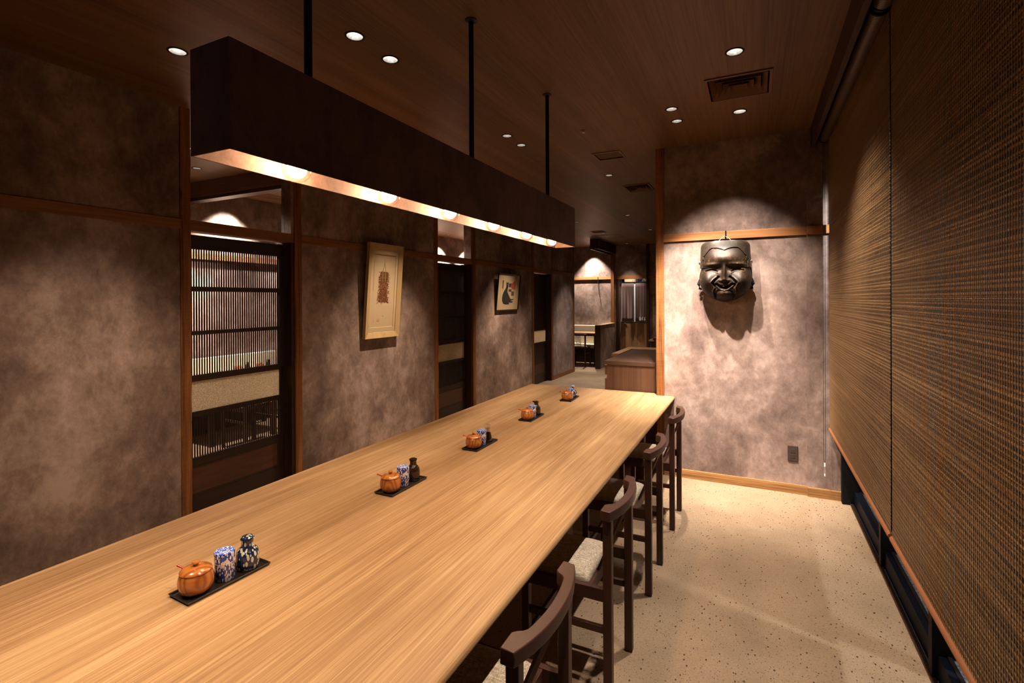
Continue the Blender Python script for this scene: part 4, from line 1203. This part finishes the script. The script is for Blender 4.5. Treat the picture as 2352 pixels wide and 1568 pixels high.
MB().tube([(-.055, -.0, .255), (-.028, -.0, .287), (-.002, -.012, .300), (.026, -.0, .287), (.052, -.0, .255)], .0022, 8).build('hanging_string', 'string', mk, 0, smooth=True)
tg = MB()
for k in (-.006, .006): tg.box(k - .005, k + .005, -depth(0, -.125) - .002, -depth(0, -.125) + .006, -.132, -.120)
tg.build('tooth', 'mask', mk, .001)
hk = thing('mask_hook', 'small black metal hook clipped over the rail above the mask', 'hook', (-.229, YB - .016, 2.12))
MB().box(-.006, .006, -.004, -.0005, -.01, .066).build('strap', 'black_metal', hk, .001)
MB().tube([(0, -.004, -.006), (0, -.07, -.012), (0, -.092, -.004), (0, -.096, .010)], .004, 8).build('prong', 'black_metal', hk, 0, smooth=True)

# ================================================================== cabinet behind the table
cb = thing('cabinet', 'dark walnut service counter beyond the table end', 'cabinet', (-1.07, 5.4, 0))
def cbx(x0, x1, y0, y1, z0, z1): return box(x0 + 1.07, x1 + 1.07, y0 - 5.4, y1 - 5.4, z0, z1)
cbx(-1.312, -0.825, 4.80, 6.02, 0.0, 0.962).build('body', 'cab', cb)
cbx(-1.336, -0.825, 4.79, 6.04, 0.962, 1.000).build('worktop', 'cab_top', cb, .002)
for (z0, z1) in ((.862, .955), (.06, .825)):
    for (a, b) in ((4.805, 5.40), (5.41, 6.015)):
        o = cbx(-1.334, -1.312, a, b, z0, z1).build('drawer' if z1 > .9 else 'door', 'cab', cb, .002)
        h = cbx(-1.336, -1.312, a, b, z1 + .001, z1 + .007).build('handle', 'chrome', o)
        h['label'] = 'slim metal pull strip'
rm = thing('counter_ledge', 'light oak ledge edging the back and left of the dark counter', 'counter', (-1.2, 6.15, 0))
def rbx(x0, x1, y0, y1, z0, z1): return box(x0 + 1.2, x1 + 1.2, y0 - 6.15, y1 - 6.15, z0, z1)
rbx(-1.43, -0.83, 6.05, 6.27, .97, 1.004).build('ledge', 'oak_x', rm, .002)
rbx(-1.43, -1.342, 5.42, 6.05, .97, 1.004).build('ledge', 'oak_x', rm, .002)
rbx(-1.42, -1.346, 5.44, 6.25, 0, .97).build('side_panel', 'oak_z', rm)
rbx(-1.346, -0.84, 6.07, 6.25, 0, .97).build('back_panel', 'oak_z', rm)

# ================================================================== far end of the restaurant
struct('wall_far', box(-6.3, -3.085, YE, YE + .12, 0, CEIL), 'plaster', 'plaster end wall of the dining booth')
struct('wall_far', box(-2.425, -0.75, YE, YE + .12, 0, CEIL), 'plaster', 'plaster end wall right of the curtain doorway')
struct('wall_far', box(-3.085, -2.425, YE, YE + .12, 2.108, CEIL), 'plaster', 'plaster above the curtain doorway')
trim(box(-5.9, -3.315, YE - .03, YE, 2.112, 2.180), 'rail_x', 'orange picture rail over the dining booth')
trim(box(-3.235, -2.43, YE - .03, YE, 2.108, 2.190), 'rail_x', 'orange timber head over the curtain doorway')
trim(box(-2.365, -0.82, YE - .03, YE, 2.112, 2.180), 'rail_x', 'dark picture rail at the far right')
trim(box(-3.315, -3.235, YE - .07, YE, 0.0, 2.74), 'post', 'timber post where the low partition meets the end wall')
trim(box(-2.43, -2.365, YE - .05, YE, 0.0, CEIL), 'jamb', 'tall dark post right of the curtain doorway')
trim(box(-3.18, -3.10, YE - .03, YE, 0.0, 2.108), 'jamb', 'left frame of the curtain doorway')
# low partition
struct('wall_partition', box(-3.32, -3.22, 11.22, YE - .07, 0, .985), 'plaster', 'low plaster partition beside the booth')
trim(box(-3.335, -3.205, 11.22, YE - .07, .985, 1.005), 'oak_x', 'oak capping of the low partition')
trim(box(-3.325, -3.215, 11.15, 11.22, 0, 1.0), 'jamb', 'reddish end post of the low partition')
# ceiling box over the partition
bxh = thing('ceiling_track_box', 'dark box housing hung from the ceiling over the far partition', 'duct', (-3.29, 11.75, CEIL))
hs = MB(); hs.box(-.10, -.088, -.75, .80, -.225, 0); hs.box(.088, .10, -.75, .80, -.225, 0); hs.box(-.088, .088, -.75, -.738, -.225, 0); hs.box(-.088, .088, .788, .80, -.225, 0)
hs.build('housing', 'jamb', bxh)
ld = MB(); ld.box(-.088, -.080, -.738, .788, -.226, -.221); ld.box(.080, .088, -.738, .788, -.226, -.221); ld.box(-.080, .080, -.738, -.730, -.226, -.221)
o = ld.build('edge_trim', 'oak_x', bxh); o['label'] = 'pale lower edge'
MB().box(-.088, .088, -.738, .788, -.12, -.115).build('inner_plate', 'black', bxh)
# curtain doorway
nr = thing('doorway_curtain', 'plum brown split curtain with three white characters', 'curtain', (-2.755, YE - .02, 2.02))
MB().tube([(-.33, 0, .0), (.325, 0, 0)], .014, 10).build('curtain_rod', 'black', nr, 0, smooth=True)
def cloth(x0, x1, z0, z1, seed):
    R = random.Random(seed); n = 24; mz = 10; vs = []; fs = []
    for j in range(mz + 1):
        z = z0 + (z1 - z0) * j / mz
        for i in range(n + 1):
            u = i / n; a = (1 - j / mz)
            vs.append((x0 + (x1 - x0) * u, -.018 - .010 * math.sin(u * 9 + seed) * a - .004 * math.sin(u * 23 + seed), z))
    for j in range(mz):
        for i in range(n):
            q = j * (n + 1) + i; fs.append((q, q + 1, q + n + 2, q + n + 1))
    mb = MB(); mb.add(vs, fs)
    o = mb.build('curtain_panel', 'noren', nr, 0, smooth=True); s = o.modifiers.new('s', 'SOLIDIFY'); s.thickness = .003
cloth(-.288, .018, -.985, -.02, 1); cloth(.052, .322, -.985, -.02, 2)
gl = MB()
def st(pts, wd=.0075):
    for q in stroke(pts, wd): gl.prism(q, -.034, -.032, 'Y')
# three brushed characters, as far as the photograph shows them
for pts in ([(.155, -.878), (.165, -.862)], [(.150, -.884), (.178, -.880)], [(.153, -.884), (.156, -.945)], [(.156, -.915), (.180, -.912)], [(.176, -.885), (.172, -.935)], [(.150, -.945), (.200, -.940)], [(.186, -.895), (.198, -.900)], [(.192, -.895), (.188, -.938)], [(.184, -.915), (.202, -.915)],
            [(.232, -.868), (.222, -.900), (.236, -.945)],
            [(.268, -.882), (.296, -.876)], [(.266, -.898), (.296, -.893)], [(.286, -.868), (.276, -.905), (.288, -.920)], [(.272, -.925), (.270, -.942), (.284, -.948)], [(.296, -.925), (.302, -.940)]): st(pts)
o = gl.build('writing', 'white_print', nr); o['label'] = 'white brushed characters'
dp = thing('half_door', 'light walnut half height door below the plum curtain', 'door panel', (-2.755, YE + .02, 0))
MB().box(-.325, .325, 0, .03, 0.03, 1.015).build('panel', 'oak_z', dp)
MB().box(-.325, .325, -.004, .034, 1.015, 1.03).build('top_edge', 'black', dp)
MB().tube([(-.24, -.01, .995), (-.20, -.01, .995)], .006, 8).build('latch', 'chrome', dp)
# kitchen beyond the curtain
struct('wall_kitchen', box(-4.2, -1.6, 14.6, 14.7, 0, CEIL), 'corridor', 'bright kitchen wall beyond the curtain')
struct('floor_kitchen', box(-4.2, -1.6, 12.9, 14.6, -.1, 0), 'floor', 'kitchen floor beyond the curtain')
sh_ = thing('kitchen_shelf', 'high dark shelf glimpsed above the curtain', 'shelf', (-2.75, YE + .35, 2.04))
MB().box(-.5, .45, -.1, .25, -.02, 0).build('board', 'black', sh_)
struct('wall_kitchen', box(-3.3, -2.25, YE + .62, YE + .64, 2.0, 2.9), 'black', 'dark panel behind the kitchen shelf')
for sx in (-.5, .43): MB().box(sx, sx + .02, .2, .25, -2.04, -.02).build('upright', 'black', sh_)
bxx = thing('wooden_box', 'pale wooden box on the shelf above the curtain', 'box', (-2.93, YE + .36, 2.04))
MB().box(-.12, .13, -.08, .10, 0, .12).build('body', 'box_card', bxx, .004)
MB().box(.095, .105, -.083, -.08, .02, .06).build('slot', 'outlet_dark', bxx)
t = thing('stacked_bowl', 'blue glazed bowl on the shelf above the curtain', 'bowl', (-2.68, YE + .36, 2.04))
lathe_obj('body', [(.001, 0), (.04, 0), (.055, .03), (.07, .07), (.066, .07), (.05, .03), (.001, .012)], 'blue_ware', t)
t = thing('stacked_bowl', 'white patterned bowl on the shelf right of the blue one', 'bowl', (-2.51, YE + .36, 2.04))
lathe_obj('body', [(.001, 0), (.04, 0), (.06, .03), (.07, .08), (.066, .08), (.055, .03), (.001, .012)], 'white_ware', t)
spot(-2.75, 12.78, 200, (-2.75, 12.97, 2.0), 60, .8, (1, .95, .9), .03, 2.9)  # added spot without a fitting, lights the fronts of the shelf items
spot(-2.8, 13.6, 60, (-2.8, 14.4, 0.9), 110, .8, (1, .95, .9), .05, 2.9)

# dining booth in the far corner
bt = thing('booth_table', 'pale topped dark table in the far corner booth', 'table', (-4.1, 11.88, 0))
MB().box(-.62, .72, -.25, .30, .760, .785).build('tabletop', 'oak_x', bt, .002)
MB().box(-.60, .70, -.245, -.22, .715, .760).build('apron', 'jamb', bt)
for sx in (-.55, .62): MB().box(sx - .03, sx + .03, -.2, .22, 0, .76).build('leg', 'jamb', bt)
bn = thing('booth_bench', 'cream upholstered bench against the far booth wall', 'bench', (-4.1, 12.45, 0))
MB().box(-.9, .78, -.02, .13, .45, .93).build('backrest', 'cream', bn, .01)
MB().box(-.9, .78, -.22, -.02, .36, .46).build('seat', 'cream', bn, .01)
MB().box(-.9, .78, -.20, .1, 0, .36).build('plinth', 'jamb', bn)
MB().box(-.5, .0, -.20, -.05, .462, .475).build('paper_mat', 'paper', bn)
c = copy_tree(first); c.location = (-3.80, 11.53, 0); c.rotation_euler = (0, 0, -PI / 2); c['label'] = 'dark spindle back chair at the far booth table'; c['group'] = 'chairs of the far tables'
tr_ = thing('far_table', 'pale table corner glimpsed left of the orange post', 'table', (-1.75, 11.55, 0))
MB().box(-.33, .6, -.58, .55, .690, .72).build('tabletop', 'oak_x', tr_, .002)
MB().box(-.30, .58, -.56, -.53, .65, .690).build('apron', 'jamb', tr_)
for sx in (-.25, .5):
    for sy in (-.5, .45): MB().box(sx - .03, sx + .03, sy - .03, sy + .03, 0, .69).build('leg', 'jamb', tr_)
c = copy_tree(first); c.location = (-1.72, 10.85, 0); c.rotation_euler = (0, 0, -PI / 2); c['label'] = 'dark chair just left of the orange post, far away'; c['group'] = 'chairs of the far tables'
# barely seen sword like rod on booth rail
rd = thing('hanging_hook', 'thin dark hook and cord on the booth picture rail', 'hook', (-3.66, YE - .03, 2.15))
MB().box(-.008, .008, -.006, 0, -.03, .03).build('strap', 'black_metal', rd)
MB().tube([(0, -.008, -.02), (.01, -.012, -.25), (.05, -.01, -.50)], .006, 6).build('cord', 'cord', rd, 0, smooth=True)

# ================================================================== side room behind the left wall
XS = -6.06
struct('wall_side_room', box(XS - .12, XS, 1.0, YE, 0, CEIL), 'plaster', 'plaster wall of the side room')
trim(box(XS, XS + .03, 1.0, 10.6, 2.108, 2.178), 'rail_x', 'orange picture rail in the side room')
struct('wall_side_room', box(-6.2, XL - TW, 10.60, 10.70, 0, CEIL), 'plaster', 'cross wall closing the side room')
struct('wall_side_room', box(-6.2, XL - TW, 0.9, 1.0, 0, CEIL), 'plaster', 'near cross wall of the side room')
trim(box(XS, XL - TW - .02, 3.565, 3.70, 2.795, CEIL), 'ceil_trim', 'brown dropped beam crossing the side room ceiling')
trim(box(XS, XL - TW - .02, 3.575, 3.69, 2.755, 2.795), 'jamb', 'dark lower edge of the side room beam')
grille(-5.85, -5.6, 4.25, 4.85, 'ceiling grille of the side room seen above the first door', True)
def side_set(y, lab, n):
    b = thing('padded_backrest', 'cream padded panel on the side room wall, ' + lab, 'wall pad', (XS + .032, y, 0))
    MB().box(.0, .045, -.78, .78, .42, .915).build('pad', 'cream', b, .01)
    MB().box(.0, .04, -.76, .76, 0, .42).build('base_panel', 'jamb', b)
    t = thing('side_table', 'dark edged table in the side room, ' + lab, 'table', (-5.64, y, 0))
    MB().box(-.32, .32, -.60, .60, .69, .72).build('tabletop', 'oak_x', t, .002)
    for sx in (-.26, .26):
        for sy in (-.53, .53): MB().box(sx - .025, sx + .025, sy - .025, sy + .025, 0, .69).build('leg', 'jamb', t)
    c = copy_tree(first); c.location = (-5.06, y - .3, 0); c.rotation_euler = (0, 0, 0); c['label'] = 'dark chair in the side room, nearer one, ' + lab; c['group'] = 'chairs of the side room'
    c = copy_tree(first); c.location = (-5.06, y + .3, 0); c.rotation_euler = (0, 0, 0); c['label'] = 'dark chair in the side room, further one, ' + lab; c['group'] = 'chairs of the side room'
    for k, sgn in enumerate((.22, .52)):
        w = '%s set on side table %s' % (('nearer', 'further')[k], lab)
        g = thing('condiment_jar', 'orange jar, ' + w, 'jar', (-5.84, y + sgn - .1, .72), 0, 'orange jars in the side room')
        lathe_obj('body', [(.001, 0), (.03, 0), (.045, .02), (.045, .045), (.038, .062), (.001, .066)], 'pot', g, seg=20)
        lathe_obj('lid', [(.040, .0625), (.036, .070), (.005, .078), (.008, .088), (.001, .092)], 'pot', g, seg=20)
        g = thing('condiment_bottle', 'dark bottle by the ' + w, 'bottle', (-5.84, y + sgn + .03, .72), 0, 'dark bottles in the side room')
        lathe_obj('body', [(.001, 0), (.03, 0), (.032, .03), (.025, .06), (.015, .075), (.018, .10), (.001, .102)], 'brown_glaze', g, seg=20)
side_set(4.0, 'seen through the first door', 1)
side_set(8.2, 'seen through the second door', 2)
